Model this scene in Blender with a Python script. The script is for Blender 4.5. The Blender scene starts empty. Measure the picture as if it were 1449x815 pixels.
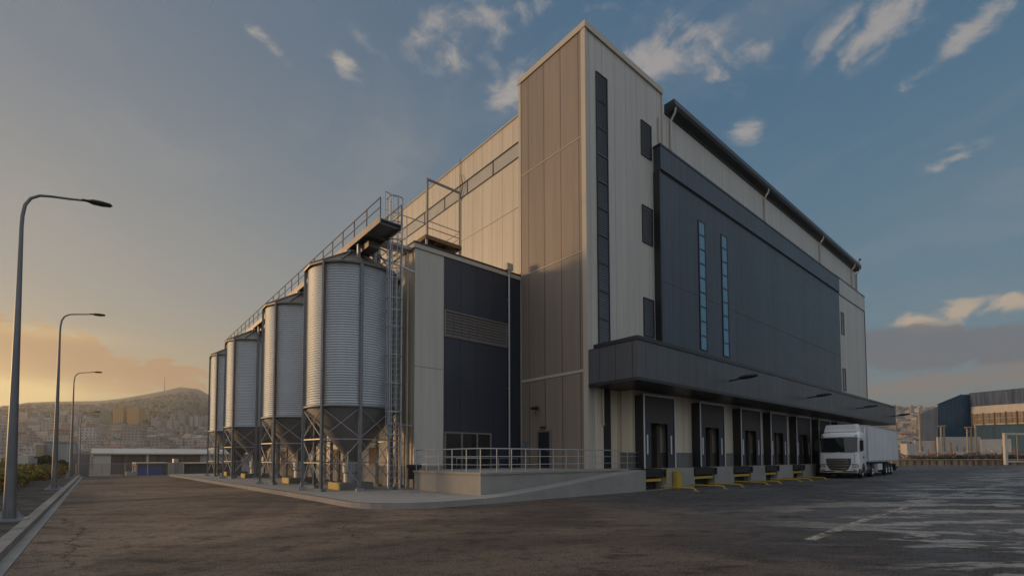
import bpy, math, random
import numpy as np
from mathutils import Vector, Matrix
R = math.radians
PI = math.pi
sc = bpy.context.scene
COL = sc.collection
random.seed(7)

# ------------------------------------------------------------------ camera
EYE = 1.75
FP, PITCH, YAW, CY, ROLL = 684.0, .04324, .862178, 618.2, -.0025916   # focal length and horizon of the photo (1449 px wide)
Fv = Vector((math.cos(YAW)*math.cos(PITCH), math.sin(YAW)*math.cos(PITCH), math.sin(PITCH)))
R0 = Vector((math.sin(YAW), -math.cos(YAW), 0)); U0 = R0.cross(Fv)
Rv = R0*math.cos(ROLL)+U0*math.sin(ROLL); Uv = U0*math.cos(ROLL)-R0*math.sin(ROLL)
cam = bpy.data.cameras.new('camera'); camo = bpy.data.objects.new('camera', cam); COL.objects.link(camo)
cam.sensor_width = 36; cam.lens = FP/1449*36; cam.shift_y = (CY-407.5)/1449
cam.clip_start = .1; cam.clip_end = 20000
camo.matrix_world = Matrix.Translation((0, 0, EYE)) @ Matrix((Rv, Uv, -Fv)).transposed().to_4x4()
sc.camera = camo
def at(px, py, depth):            # a world point from a bearing in the photo and a distance
    d = Fv + Rv*((px-724.5)/FP) - Uv*((py-CY)/FP)
    return Vector((0, 0, EYE)) + d*depth

# ------------------------------------------------------------------ light
SUN_AZ, SUN_EL = 130.0, 7.0       # azimuth counter-clockwise from +X
sc.view_settings.view_transform = 'Standard'; sc.view_settings.look = 'None'
sc.view_settings.exposure = 0.05; sc.view_settings.gamma = 1
sdir = Vector((math.cos(R(SUN_AZ))*math.cos(R(SUN_EL)), math.sin(R(SUN_AZ))*math.cos(R(SUN_EL)), math.sin(R(SUN_EL))))
sl = bpy.data.lights.new('sun', 'SUN'); so = bpy.data.objects.new('sun', sl); COL.objects.link(so)
sl.energy = 3.4; sl.angle = R(8); sl.color = (1.0, .62, .30)
so.rotation_euler = sdir.to_track_quat('Z', 'Y').to_euler()

world = bpy.data.worlds.new('World'); sc.world = world; world.use_nodes = True
class NT:
    """tiny node-tree builder"""
    def __init__(s, nt): s.nt = nt
    def n(s, t, **k):
        o = s.nt.nodes.new(t)
        for a, b in k.items(): setattr(o, a, b)
        return o
    def put(s, sock, v):
        if isinstance(v, bpy.types.NodeSocket): s.nt.links.new(v, sock)
        elif v is not None:
            if isinstance(v, (tuple, list)) and len(v) == 3 and sock.type == 'RGBA': v = tuple(v)+(1,)
            sock.default_value = v
    def m(s, op, a, b=None, c=None, clamp=False):
        o = s.n('ShaderNodeMath', operation=op, use_clamp=clamp)
        s.put(o.inputs[0], a); s.put(o.inputs[1], b)
        if c is not None: s.put(o.inputs[2], c)
        return o.outputs[0]
    def v(s, op, a, b=None):
        o = s.n('ShaderNodeVectorMath', operation=op)
        s.put(o.inputs[0], a); s.put(o.inputs[1], b)
        return o.outputs['Value'] if op in ('DOT_PRODUCT', 'LENGTH') else o.outputs[0]
    def mix(s, f, a, b, blend='MIX'):
        o = s.n('ShaderNodeMix', data_type='RGBA', blend_type=blend)
        s.put(o.inputs[0], f); s.put(o.inputs[6], a); s.put(o.inputs[7], b)
        return o.outputs[2]
    def noise(s, vec, scale, detail=4, rough=.55, dist=0):
        o = s.n('ShaderNodeTexNoise'); s.put(o.inputs['Vector'], vec)
        o.inputs['Scale'].default_value = scale; o.inputs['Detail'].default_value = detail
        o.inputs['Roughness'].default_value = rough; o.inputs['Distortion'].default_value = dist
        return o.outputs[0]
    def ss(s, x, a, b, lo=0., hi=1.):
        o = s.n('ShaderNodeMapRange', interpolation_type='SMOOTHSTEP')
        for i, q in enumerate((x, a, b, lo, hi)): s.put(o.inputs[i], q)
        return o.outputs[0]
    def sep(s, v):
        o = s.n('ShaderNodeSeparateXYZ'); s.put(o.inputs[0], v); return o.outputs
    def comb(s, x, y, z):
        o = s.n('ShaderNodeCombineXYZ')
        for i, q in enumerate((x, y, z)): s.put(o.inputs[i], q)
        return o.outputs[0]
    def sc_(s, v, x, y, z):
        return s.v('MULTIPLY', v, (x, y, z))

def build_world():
    w = NT(world.node_tree); bg = world.node_tree.nodes['Background']
    sky = w.n('ShaderNodeTexSky', sky_type='NISHITA', sun_disc=False)
    sky.sun_elevation = R(SUN_EL); sky.sun_rotation = R(90-SUN_AZ) % (2*PI)
    sky.altitude = 50; sky.air_density = 1.0; sky.dust_density = 2.2; sky.ozone_density = 2.0
    tc = w.n('ShaderNodeTexCoord'); D = w.v('NORMALIZE', tc.outputs['Generated'])
    x, y, z = w.sep(D)
    az = (math.cos(R(SUN_AZ-18)), math.sin(R(SUN_AZ-18)), 0)
    hor = w.v('NORMALIZE', w.comb(x, y, 0))
    sd = w.v('DOT_PRODUCT', hor, az)                       # 1 towards the sunset, -1 away
    zz = w.m('MAXIMUM', z, 0.0)
    # air light of dusk: a warm band along the horizon, stronger towards the sunset, blue-grey above
    tow = w.ss(sd, .1, 1.0)
    warm = w.mix(tow, (2.1, 1.85, 1.45), (4.6, 3.2, 1.2))
    high = w.mix(tow, (.30, .96, 1.72), (.78, 1.20, 1.72))
    mid = w.mix(tow, (1.0, 1.75, 2.2), (2.5, 2.45, 2.1))
    g1 = w.ss(zz, 0.0, w.mix(tow, (.20, .20, .20), (.30, .30, .30)))
    g2 = w.ss(zz, .10, .72)
    grad = w.mix(g2, w.mix(g1, warm, mid), high)
    skyc = w.mix(.88, sky.outputs[0], grad)
    # clouds: broken noise gathered where the clouds stand
    P = w.comb(w.m('DIVIDE', x, w.m('ADD', zz, .16)), w.m('DIVIDE', y, w.m('ADD', zz, .16)), 0)
    nz = w.noise(P, 5.5, 10, .66, .8); nz2 = w.noise(P, 17, 6, .6, .4)
    nzf = w.noise(w.sc_(D, 1, 1, 2.0), 15.0, 9, .62, .5)
    def blob(px, py, wx, wy, rot=0, amp=1.):
        c = (at(px, py, 1)-Vector((0, 0, EYE))).normalized()
        # tangent axes as they run through the picture there
        ex = (at(px+5*math.cos(R(rot)), py-5*math.sin(R(rot)), 1)-Vector((0, 0, EYE))).normalized()-c
        ey = (at(px-5*math.sin(R(rot)), py-5*math.cos(R(rot)), 1)-Vector((0, 0, EYE))).normalized()-c
        sx = ex.length/5*wx; sy = ey.length/5*wy
        ex.normalize(); ey = (ey-ex*ey.dot(ex)).normalized()
        df = w.v('SUBTRACT', D, tuple(c))
        u = w.v('DOT_PRODUCT', df, tuple(ex/sx)); v = w.v('DOT_PRODUCT', df, tuple(ey/sy))
        e = w.m('EXPONENT', w.m('MULTIPLY', w.m('ADD', w.m('MULTIPLY', u, u), w.m('MULTIPLY', v, v)), -1))
        e = w.m('MULTIPLY', e, w.ss(w.v('DOT_PRODUCT', D, tuple(c)), .3, .6))
        return w.m('MULTIPLY', e, amp)
    def total(bs):
        t = None
        for b in bs:
            q = blob(*b); t = q if t is None else w.m('ADD', t, q)
        return t
    wisp = total([(665, 45, 90, 50, 25, .78), (725, 125, 40, 32, 40, .85), (600, 40, 30, 18, 45, .5), (487, 98, 17, 30, 62, 1.0), (368, 50, 26, 10, -35, .7),
                  (400, 85, 40, 10, -50, .35), (935, 55, 50, 60, -10, .9), (900, 90, 35, 20, 30, .6), (1050, 75, 75, 45, 25, .85), (1055, 188, 24, 17, 0, 1.0), (1230, 45, 95, 40, 30, .75),
                  (1330, 80, 135, 14, 42, .86), (1400, 30, 80, 20, 40, .5), (1350, 222, 52, 13, 22, .72), (120, 30, 90, 12, 10, .25), (520, 60, 50, 12, -40, .3), (820, 10, 80, 14, 0, .45)])
    cum = total([(1290, 452, 34, 11, 5, .95), (1358, 436, 30, 15, 0, 1.05), (1432, 424, 36, 15, 0, 1.15), (1330, 462, 80, 12, 0, .6), (1460, 450, 60, 30, 0, .3)])
    dark = total([(1270, 492, 85, 30, 0, 1.25), (1350, 490, 120, 24, 0, 1.15), (1460, 480, 100, 20, 0, 1.), (1420, 462, 60, 8, 4, .3)])
    low = total([(1290, 545, 110, 12, 6, .85), (1400, 535, 130, 13, 8, .9), (1440, 515, 70, 7, 0, .6)])
    suns = total([(0, 462, 85, 15, -8, 1.), (60, 482, 90, 12, -8, .9), (10, 508, 150, 24, 0, 1.), (140, 515, 120, 20, -5, 1.), (262, 532, 85, 16, 0, 1.), (170, 548, 90, 7, 0, .8), (80, 530, 90, 12, 0, .8),
                  (-120, 480, 110, 40, 0, .8)])
    mw = w.ss(w.m('ADD', w.m('ADD', wisp, w.m('MULTIPLY', w.m('SUBTRACT', nz2, .5), 2.6)), w.m('MULTIPLY', w.m('SUBTRACT', nz, .5), 4.2)), .12, 1.45)
    mw = w.m('MULTIPLY', mw, w.ss(wisp, .08, .45))
    mf = w.m('MULTIPLY', w.m('SUBTRACT', nzf, .5), 2.8)
    mc = w.m('MULTIPLY', w.ss(w.m('ADD', cum, mf), .30, 1.05), w.ss(cum, .05, .3))
    md = w.m('MULTIPLY', w.ss(w.m('ADD', dark, w.m('MULTIPLY', mf, 1.2)), .30, 1.0), w.ss(dark, .05, .3))
    ml = w.m('MULTIPLY', w.ss(w.m('ADD', low, mf), .25, .85), w.ss(low, .05, .3))
    ms = w.m('MULTIPLY', w.ss(w.m('ADD', suns, w.m('MULTIPLY', mf, 1.7)), .30, .80), w.ss(suns, .05, .3))
    veil = w.noise(w.sc_(w.v('ADD', P, w.v('MULTIPLY', w.comb(nz, nz, 0), (.25, .25, 0))), 1.0, .35, 1), 1.7, 6, .6, .6)
    skyc = w.mix(w.m('MULTIPLY', w.ss(veil, .46, .68), w.ss(zz, .08, .25, 0, .24)), skyc, w.mix(tow, (2.3, 2.3, 2.4), (3.0, 2.65, 2.3)))
    c = w.mix(w.m('MULTIPLY', mw, .62), skyc, w.mix(tow, (3.6, 3.1, 2.7), (4.4, 3.8, 3.1)))
    c = w.mix(w.m('MULTIPLY', ml, .8), c, (2.1, 1.65, 1.4))
    c = w.mix(w.m('MULTIPLY', mc, .9), c, (4.2, 3.3, 2.4))
    c = w.mix(w.m('MULTIPLY', md, .88), c, (1.15, 1.2, 1.38))
    c = w.mix(w.m('MULTIPLY', ms, .85), c, (3.5, 2.0, .95))
    gl = total([(-40, 558, 190, 22, 0, 1.1), (-160, 560, 200, 70, 0, .9), (60, 470, 110, 10, -6, .2)])
    c = w.mix(w.m('MINIMUM', gl, .85), c, (8.6, 6.4, 2.5))
    # unseen bright sheet added overhead and behind the viewer to fill shaded sides
    back = Vector((-math.cos(YAW), -math.sin(YAW), .9)).normalized()
    sheet = w.m('MULTIPLY', w.ss(w.v('DOT_PRODUCT', D, tuple(back)), -.02, .62), w.m('ADD', .75, w.m('MULTIPLY', nz, .5)))
    c = w.mix(sheet, c, (3.7, 4.0, 4.4))
    world.node_tree.links.new(c, bg.inputs[0]); bg.inputs[1].default_value = .13
build_world()

# ------------------------------------------------------------------ materials
def new_mat(name):
    m = bpy.data.materials.new(name); m.use_nodes = True
    w = NT(m.node_tree); b = m.node_tree.nodes['Principled BSDF']
    return m, w, b
def wpos(w): return w.n('ShaderNodeNewGeometry').outputs['Position']
def wall_u(w):
    """metres along a wall, whichever way it faces"""
    g = w.n('ShaderNodeNewGeometry')
    t = w.v('NORMALIZE', w.v('CROSS_PRODUCT', g.outputs['True Normal'], (0, 0, 1)))
    return w.v('DOT_PRODUCT', g.outputs['Position'], t)
def plain(name, col, rough=.6, metal=0., var=.12, scale=3., bump=0., spec=None):
    m, w, b = new_mat(name)
    p = wpos(w)
    n1 = w.noise(p, scale, 5); n2 = w.noise(p, scale*.17, 3)
    f = w.m('ADD', w.m('MULTIPLY', w.m('SUBTRACT', n1, .5), var*2), w.m('ADD', 1, w.m('MULTIPLY', w.m('SUBTRACT', n2, .5), var*2.4)))
    w.put(b.inputs['Base Color'], w.v('MULTIPLY', tuple(col), w.comb(f, f, f)))
    w.put(b.inputs['Roughness'], w.m('ADD', rough-.08, w.m('MULTIPLY', n1, .16)))
    b.inputs['Metallic'].default_value = metal
    if spec is not None: b.inputs['Specular IOR Level'].default_value = spec
    if bump:
        bn = w.n('ShaderNodeBump'); bn.inputs['Strength'].default_value = bump; bn.inputs['Distance'].default_value = .02
        w.put(bn.inputs['Height'], w.noise(p, scale*6, 4)); w.put(b.inputs['Normal'], bn.outputs[0])
    return m
def panel(name, col, pitch, rough=.45, ribs=0., joint=.035, seam=None, metal=0., dirt=.065, off=0., pv=.07, spec=.5, jd=.55):
    """sandwich-panel cladding: vertical joints, a tone of its own per panel, faint runs of dirt"""
    m, w, b = new_mat(name)
    u = w.m('ADD', wall_u(w), 200.+off); p = wpos(w); z = w.sep(p)[2]
    k = w.m('DIVIDE', u, pitch); fr = w.m('FRACT', k)
    d = w.m('MULTIPLY', w.m('SUBTRACT', .5, w.m('ABSOLUTE', w.m('SUBTRACT', fr, .5))), pitch)      # metres to the joint
    j = w.ss(d, joint*.35, joint, 1, 0)
    if seam:
        kz = w.m('DIVIDE', z, seam); fz = w.m('FRACT', kz)
        dz = w.m('MULTIPLY', w.m('SUBTRACT', .5, w.m('ABSOLUTE', w.m('SUBTRACT', fz, .5))), seam)
        j = w.m('MAXIMUM', j, w.ss(dz, .01, .03, 1, 0))
    wn = w.n('ShaderNodeTexWhiteNoise', noise_dimensions='1D'); w.put(wn.inputs[1], w.m('FLOOR', k))
    tone = w.m('ADD', 1-pv, w.m('MULTIPLY', wn.outputs[0], pv*2))
    runs = w.ss(w.noise(w.sc_(p, 2.5, 2.5, .10), 1.3, 6, .65), .32, .66)
    big = w.noise(p, .22, 3)
    tone = w.m('MULTIPLY', tone, w.m('ADD', 1-dirt, w.m('MULTIPLY', runs, dirt*2)))
    tone = w.m('MULTIPLY', tone, w.m('ADD', 1-dirt*.7, w.m('MULTIPLY', big, dirt*1.4)))
    tone = w.m('MULTIPLY', tone, w.m('SUBTRACT', 1, w.m('MULTIPLY', j, jd)))
    w.put(b.inputs['Base Color'], w.v('MULTIPLY', tuple(col), w.comb(tone, tone, tone)))
    w.put(b.inputs['Roughness'], w.m('ADD', rough-.06, w.m('MULTIPLY', w.noise(p, 1.6, 4), .14)))
    b.inputs['Metallic'].default_value = metal; b.inputs['Specular IOR Level'].default_value = spec
    h = w.m('MULTIPLY', j, -1.)
    if ribs:
        s = w.m('SINE', w.m('MULTIPLY', u, 2*PI/ribs)); h = w.m('ADD', h, w.m('MULTIPLY', s, .35))
    h = w.m('ADD', h, w.m('MULTIPLY', w.noise(w.sc_(p, 1, 1, .35), 1.1, 2), .5))
    bn = w.n('ShaderNodeBump'); bn.inputs['Strength'].default_value = .5; bn.inputs['Distance'].default_value = .012
    w.put(bn.inputs['Height'], h); w.put(b.inputs['Normal'], bn.outputs[0])
    return m
M = {}
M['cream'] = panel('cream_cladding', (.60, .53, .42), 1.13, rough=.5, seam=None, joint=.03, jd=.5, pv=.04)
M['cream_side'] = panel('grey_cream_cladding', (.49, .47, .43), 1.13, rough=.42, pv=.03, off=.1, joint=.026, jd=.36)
M['taupe'] = panel('taupe_cladding', (.255, .205, .165), 1.39, rough=.5, ribs=.12, joint=.05, off=.65)
M['navy'] = panel('blue_grey_cladding', (.044, .056, .078), 1.0, rough=.36, pv=.10, dirt=.14, joint=.04)
M['anthra'] = panel('anthracite_cladding', (.026, .033, .050), 1.16, rough=.36, pv=.10, joint=.04)
M['canopyc'] = panel('canopy_cladding', (.080, .086, .098), 1.03, rough=.40, pv=.10, joint=.04)
M['white_panel'] = panel('pale_grey_panel', (.50, .48, .44), 5., rough=.5, seam=6.62, pv=.02)
M['frame'] = plain('dull_frame', (.20, .185, .165), .5, .2, .1)
M['trim'] = plain('cream_trim', (.50, .44, .36), .45, .0, .06)
M['darktrim'] = plain('dark_trim', (.022, .024, .028), .35, .2, .1)
M['black'] = plain('black_rubber', (.012, .012, .014), .6, 0, .2)
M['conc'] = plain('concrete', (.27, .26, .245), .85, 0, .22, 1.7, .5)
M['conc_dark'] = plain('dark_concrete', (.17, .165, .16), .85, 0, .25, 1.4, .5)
M['kerb'] = plain('weathered_kerb', (.105, .078, .058), .9, 0, .55, 1.1, .7)
M['kerbl'] = plain('kerb_blocks', (.25, .23, .21), .9, 0, .3, 1.6, .7)
M['galv'] = plain('galvanised_steel', (.42, .44, .46), .46, .75, .15, 4)
M['rail'] = plain('weathered_rail_steel', (.17, .165, .16), .55, .4, .2, 3)
M['galvd'] = plain('dull_galvanised_steel', (.30, .31, .33), .5, .6, .2, 3)
M['pole'] = plain('galvanised_pole', (.18, .188, .20), .48, .5, .22, 3)
M['hopper'] = plain('hopper_steel', (.23, .235, .24), .5, .7, .2, 2)
M['roofsteel'] = plain('weathered_roof_steel', (.27, .245, .22), .5, .65, .3, 1.5)
M['yellow'] = plain('yellow_paint', (.46, .32, .035), .5, 0, .25, 4)
M['rust'] = plain('rusty_timber', (.20, .11, .055), .8, 0, .4, 3)
M['glass'] = plain('dark_glass', (.012, .015, .02), .06, 0, .05, spec=.8)
M['winglass'] = plain('window_glass', (.15, .30, .41), .14, .5, .15, .6)
M['bandglass'] = plain('translucent_glazing', (.46, .42, .36), .3, .1, .2, .5)
M['winpane'] = plain('sunset_window_glass', (.30, .25, .20), .25, .2, .5, .8)  # sunset reflection painted into the pane colour
M['white'] = plain('white_paint', (.74, .75, .77), .32, 0, .03, 2)
M['trailer'] = panel('white_trailer_side', (.62, .64, .67), 1.7, rough=.4, joint=.015, dirt=.12, pv=.015)
M['grey_pl'] = plain('grey_plastic', (.07, .07, .075), .6, 0, .1)
M['chrome'] = plain('bronze_trim', (.42, .33, .20), .3, .9, .1)
M['rim'] = plain('steel_rim', (.45, .46, .48), .35, .8, .1)
M['tyre'] = plain('tyre_rubber', (.018, .018, .018), .8, 0, .2)
M['lens'] = plain('lamp_lens', (.55, .53, .48), .15, .3, .2, 9)
M['lamphead'] = plain('lamp_head_metal', (.035, .037, .036), .5, .3, .1)
M['strip'] = plain('white_strip', (.62, .64, .68), .4, 0, .05)
M['plate'] = plain('number_plate', (.55, .45, .22), .5, 0, .3, 30)
M['door'] = plain('charcoal_door', (.020, .023, .030), .4, .1, .1)
M['dockpad'] = plain('dock_pad', (.045, .047, .058), .7, 0, .15)
M['dockcurtain'] = plain('dock_curtain', (.060, .055, .055), .75, 0, .2)
M['brown'] = plain('brown_strip', (.05, .04, .034), .8, 0, .2)
M['bark'] = plain('bark', (.07, .05, .035), .9, 0, .3)
M['soil'] = None

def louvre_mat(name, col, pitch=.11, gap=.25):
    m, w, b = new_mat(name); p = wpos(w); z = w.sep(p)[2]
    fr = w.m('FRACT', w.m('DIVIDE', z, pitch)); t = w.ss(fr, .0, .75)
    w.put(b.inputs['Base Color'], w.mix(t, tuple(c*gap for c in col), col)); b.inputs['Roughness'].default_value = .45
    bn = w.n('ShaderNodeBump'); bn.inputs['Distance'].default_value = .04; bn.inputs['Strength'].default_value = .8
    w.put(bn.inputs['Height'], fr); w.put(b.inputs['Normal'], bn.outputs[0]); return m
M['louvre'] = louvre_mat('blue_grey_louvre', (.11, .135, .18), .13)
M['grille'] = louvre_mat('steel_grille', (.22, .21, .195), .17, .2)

def asphalt():
    m, w, b = new_mat('asphalt'); p = wpos(w)
    n = w.noise(p, .09, 6, .6, .6); n2 = w.noise(p, .9, 6, .65); gr = w.noise(p, 30, 4, .75); gr2 = w.noise(p, 5, 5, .75)
    x, y, z = w.sep(p)
    q = w.comb(w.v('DOT_PRODUCT', p, tuple(R0)), w.v('DOT_PRODUCT', p, (Fv.x, Fv.y, 0)), 0)      # along and across the way the lorries drive
    drag = w.noise(w.sc_(q, .42, .9, 1), 1.9, 8, .72, .4); drag2 = w.noise(w.sc_(q, .12, .8, 1), .55, 6, .7, .8); speck = w.noise(p, 34, 2, .6)
    # the worn brown apron in front of the silos, the sealed grey yard in front of the docks
    yard = w.ss(w.m('ADD', w.m('SUBTRACT', x, w.m('MULTIPLY', y, .55)), w.m('MULTIPLY', n2, 5)), 4., 15.)
    base = w.mix(w.ss(n, .40, .58), (.090, .062, .045), (.29, .20, .135))
    base = w.mix(yard, base, w.mix(w.ss(n, .38, .6), (.034, .038, .046), (.085, .088, .098)))
    base = w.mix(w.ss(gr, .50, .60), base, w.mix(.6, base, (.32, .27, .23)))
    base = w.mix(w.ss(gr, .49, .38), base, w.mix(.62, base, (.006, .006, .006)))
    base = w.mix(w.ss(gr2, .50, .38), base, w.mix(.45, base, (.012, .010, .009)))
    base = w.mix(w.ss(w.noise(w.sc_(p, .35, .12, 1), 1.1, 6, .7), .60, .74, 0, .7), base, (.012, .011, .010))
    base = w.mix(w.ss(drag, .47, .37, 0, .62), base, (.016, .014, .013))
    base = w.mix(w.ss(drag, .54, .66, 0, .45), base, (.19, .155, .125))
    base = w.mix(w.m('MULTIPLY', w.ss(drag2, .52, .66, 0, .55), w.m('SUBTRACT', 1, yard)), base, (.10, .055, .035))
    base = w.mix(w.ss(drag2, .45, .33, 0, .5), base, (.03, .027, .027))
    base = w.mix(w.m('MULTIPLY', w.ss(speck, .66, .74), w.ss(drag2, .46, .60)), base, (.42, .38, .34))
    # cracks, sealed joints and oil drips
    pw = w.v('ADD', p, w.v('MULTIPLY', w.comb(w.m('SUBTRACT', n2, .5), w.m('SUBTRACT', gr2, .5), 0), (1.6, 1.2, 0)))
    vo = w.n('ShaderNodeTexVoronoi', feature='DISTANCE_TO_EDGE'); w.put(vo.inputs['Vector'], pw); vo.inputs['Scale'].default_value = .17
    cr = w.m('MULTIPLY', w.ss(vo.outputs[0], .006, .002), w.ss(n, .42, .55))
    base = w.mix(w.m('MULTIPLY', cr, .75), base, (.008, .008, .008))
    oil = w.n('ShaderNodeTexVoronoi', feature='F1'); w.put(oil.inputs['Vector'], w.v('ADD', p, w.v('MULTIPLY', w.comb(gr2, n2, 0), (.5, .5, 0)))); oil.inputs['Scale'].default_value = .34
    base = w.mix(w.m('MULTIPLY', w.ss(oil.outputs['Distance'], .17, .05, 0, .6), w.ss(w.noise(p, .23, 2), .48, .58)), base, (.010, .010, .011))
    pat = w.n('ShaderNodeTexWhiteNoise', noise_dimensions='2D'); w.put(pat.inputs[0], w.v('FLOOR', w.v('MULTIPLY', pw, (.14, .085, 0))))
    base = w.mix(w.ss(pat.outputs[0], .80, .84, 0, .30), base, (.03, .028, .028))
    # tyre-polished streaks running along the docks
    st = w.noise(w.sc_(p, .10, 1.4, 1), .9, 6, .65, .3)
    stm = w.m('MULTIPLY', w.ss(st, .54, .72), w.m('MULTIPLY', yard, .6))
    base = w.mix(w.m('MULTIPLY', stm, .55), base, (.15, .148, .15))
    # dried slurry and shallow puddles at the far right, sky sheen painted pale
    pud = w.noise(w.sc_(q, .24, .7, 1), 1.0, 9, .68, .5)
    reg = w.m('MULTIPLY', w.ss(w.m('SUBTRACT', x, w.m('MULTIPLY', y, 1.2)), 4, 11), w.ss(y, 9.5, 3.5))
    pm = w.m('MULTIPLY', w.ss(pud, .50, .54), reg)
    base = w.mix(w.m('MULTIPLY', pm, .62), base, w.mix(w.ss(gr2, .4, .6), (.44, .40, .355), (.24, .225, .205)))
    w.put(b.inputs['Base Color'], base)
    b.inputs['Specular IOR Level'].default_value = .22
    r = w.m('SUBTRACT', w.m('ADD', .74, w.m('MULTIPLY', gr2, .25)), w.m('MULTIPLY', yard, w.m('MULTIPLY', w.ss(n2, .38, .62), .34)))
    r = w.m('SUBTRACT', r, w.m('MULTIPLY', stm, .10)); r = w.m('SUBTRACT', r, w.m('MULTIPLY', pm, .30))
    w.put(b.inputs['Roughness'], r)
    bn = w.n('ShaderNodeBump'); bn.inputs['Strength'].default_value = .55; bn.inputs['Distance'].default_value = .012
    w.put(bn.inputs['Height'], w.m('ADD', w.m('MULTIPLY', gr, w.m('SUBTRACT', 1., w.m('MULTIPLY', pm, .85))), w.m('MULTIPLY', n2, 2.))); w.put(b.inputs['Normal'], bn.outputs[0])
    return m
M['asphalt'] = asphalt()
def terrain_mat():
    m, w, b = new_mat('hill_ground'); p = wpos(w)
    n = w.noise(p, .006, 8, .65); n2 = w.noise(p, .05, 4, .6)
    c = w.mix(w.ss(n, .4, .62), (.045, .050, .028), (.13, .105, .075)); c = w.mix(w.ss(n2, .5, .65, 0, .6), c, (.03, .035, .022))
    w.put(b.inputs['Base Color'], c); b.inputs['Roughness'].default_value = .95; return m
M['terrain'] = terrain_mat()
def soil_mat():
    m, w, b = new_mat('verge_soil'); p = wpos(w)
    c = w.mix(w.ss(w.noise(p, .8, 6, .65), .4, .62), (.028, .025, .022), (.085, .072, .058)); c = w.mix(w.ss(w.noise(p, 9, 4), .62, .7), c, (.16, .14, .11))
    w.put(b.inputs['Base Color'], c); b.inputs['Roughness'].default_value = .95
    bn = w.n('ShaderNodeBump'); bn.inputs['Distance'].default_value = .03; w.put(bn.inputs['Height'], w.noise(p, 5, 6)); w.put(b.inputs['Normal'], bn.outputs[0]); return m
M['soil'] = soil_mat()
def facade_mat(name, c0, c1, fl=3.1, bay=3.4):
    """far town houses: rows of window openings, a wall tone of its own per house"""
    m, w, b = new_mat(name); p = wpos(w); z = w.sep(p)[2]; g = w.n('ShaderNodeNewGeometry'); oi = w.n('ShaderNodeObjectInfo')
    u = wall_u(w)
    rnd = oi.outputs['Random']
    fz = w.m('FRACT', w.m('DIVIDE', w.m('ADD', z, 500), fl)); fu = w.m('FRACT', w.m('ADD', w.m('DIVIDE', w.m('ADD', u, 9000.), bay), rnd))
    win = w.m('MULTIPLY', w.m('MULTIPLY', w.ss(fz, .28, .34), w.ss(fz, .80, .74)), w.m('MULTIPLY', w.ss(fu, .25, .3), w.ss(fu, .75, .7)))
    up = w.ss(w.sep(g.outputs['Normal'])[2], .3, .5)
    c = w.mix(rnd, c0, c1)
    c = w.mix(w.m('MULTIPLY', win, .8), c, (.04, .045, .055))
    c = w.mix(up, c, w.mix(w.ss(rnd, .35, .4), (.30, .27, .24), (.30, .14, .09)))
    w.put(b.inputs['Base Color'], c); b.inputs['Roughness'].default_value = .8; return m
M['fac'] = facade_mat('pale_facades', (.46, .43, .40), (.25, .20, .17))
M['fac_or'] = facade_mat('orange_facade', (.55, .30, .10), (.58, .33, .12))
M['fac_gr'] = facade_mat('olive_facade', (.24, .22, .13), (.25, .23, .14))
def leaf_mat(name, a, b_, c_=None):
    m, w, b = new_mat(name); p = wpos(w)
    c = w.mix(w.ss(w.noise(p, .9, 3), .38, .62), a, b_)
    if c_ : c = w.mix(w.ss(w.noise(p, .35, 3), .5, .62), c, c_)
    w.put(b.inputs['Base Color'], c); b.inputs['Roughness'].default_value = .6; b.inputs['Specular IOR Level'].default_value = .3
    b.inputs['Subsurface Weight'].default_value = 0; return m
M['leaf'] = leaf_mat('dark_leaves', (.022, .036, .016), (.050, .062, .022))
M['dry'] = leaf_mat('dry_scrub', (.10, .075, .05), (.22, .15, .09), (.07, .075, .035))
M['shrub'] = leaf_mat('autumn_shrub_leaves', (.07, .10, .025), (.24, .19, .04), (.26, .13, .045))
M['blue'] = plain('bright_blue_panel', (.02, .06, .36), .4, 0, .1)
M['lblue'] = plain('pale_blue_panel', (.12, .22, .33), .5, 0, .1)
M['bluehall'] = panel('blue_hall_cladding', (.032, .080, .135), 1.2, rough=.55, joint=.03, dirt=.22)
M['bluehalld'] = panel('weathered_blue_cladding', (.055, .080, .14), .9, rough=.6, joint=.06, dirt=.5, pv=.2)
M['hallroof'] = panel('pale_roof_sheet', (.50, .47, .42), 6., rough=.55)
M['hallwall'] = panel('grey_hall_wall', (.33, .34, .34), 1.6, rough=.6, dirt=.2)
M['brownhall'] = panel('brown_hall_wall', (.12, .085, .065), 1.6, rough=.7, dirt=.3)
M['darkwall'] = panel('slate_wall', (.085, .095, .11), 1.3, rough=.6)
M['offwhite'] = plain('off_white_wall', (.50, .46, .42), .7, 0, .2, .5)
M['tanwall'] = panel('stained_sunset_concrete', (.34, .23, .14), 2.2, rough=.9, joint=.12, dirt=.5, pv=.2)  # orange evening light on the concrete painted into the tan, plus dirt runs
M['steelrust'] = plain('tan_steel', (.33, .27, .19), .6, .2, .2)
M['clutter'] = plain('faded_pipework', (.22, .15, .11), .7, .2, .5, .8)
def fence_mat():
    m, w, b = new_mat('chain_link'); p = wpos(w); z = w.sep(p)[2]; u = wall_u(w)
    a = w.m('FRACT', w.m('MULTIPLY', w.m('ADD', u, z), 9)); c = w.m('FRACT', w.m('MULTIPLY', w.m('SUBTRACT', u, z), 9))
    al = w.m('MAXIMUM', w.ss(a, .78, .82), w.ss(c, .78, .82))
    b.inputs['Base Color'].default_value = (.2, .2, .2, 1); b.inputs['Roughness'].default_value = .6; w.put(b.inputs['Alpha'], al); return m
M['chain'] = fence_mat()
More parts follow.
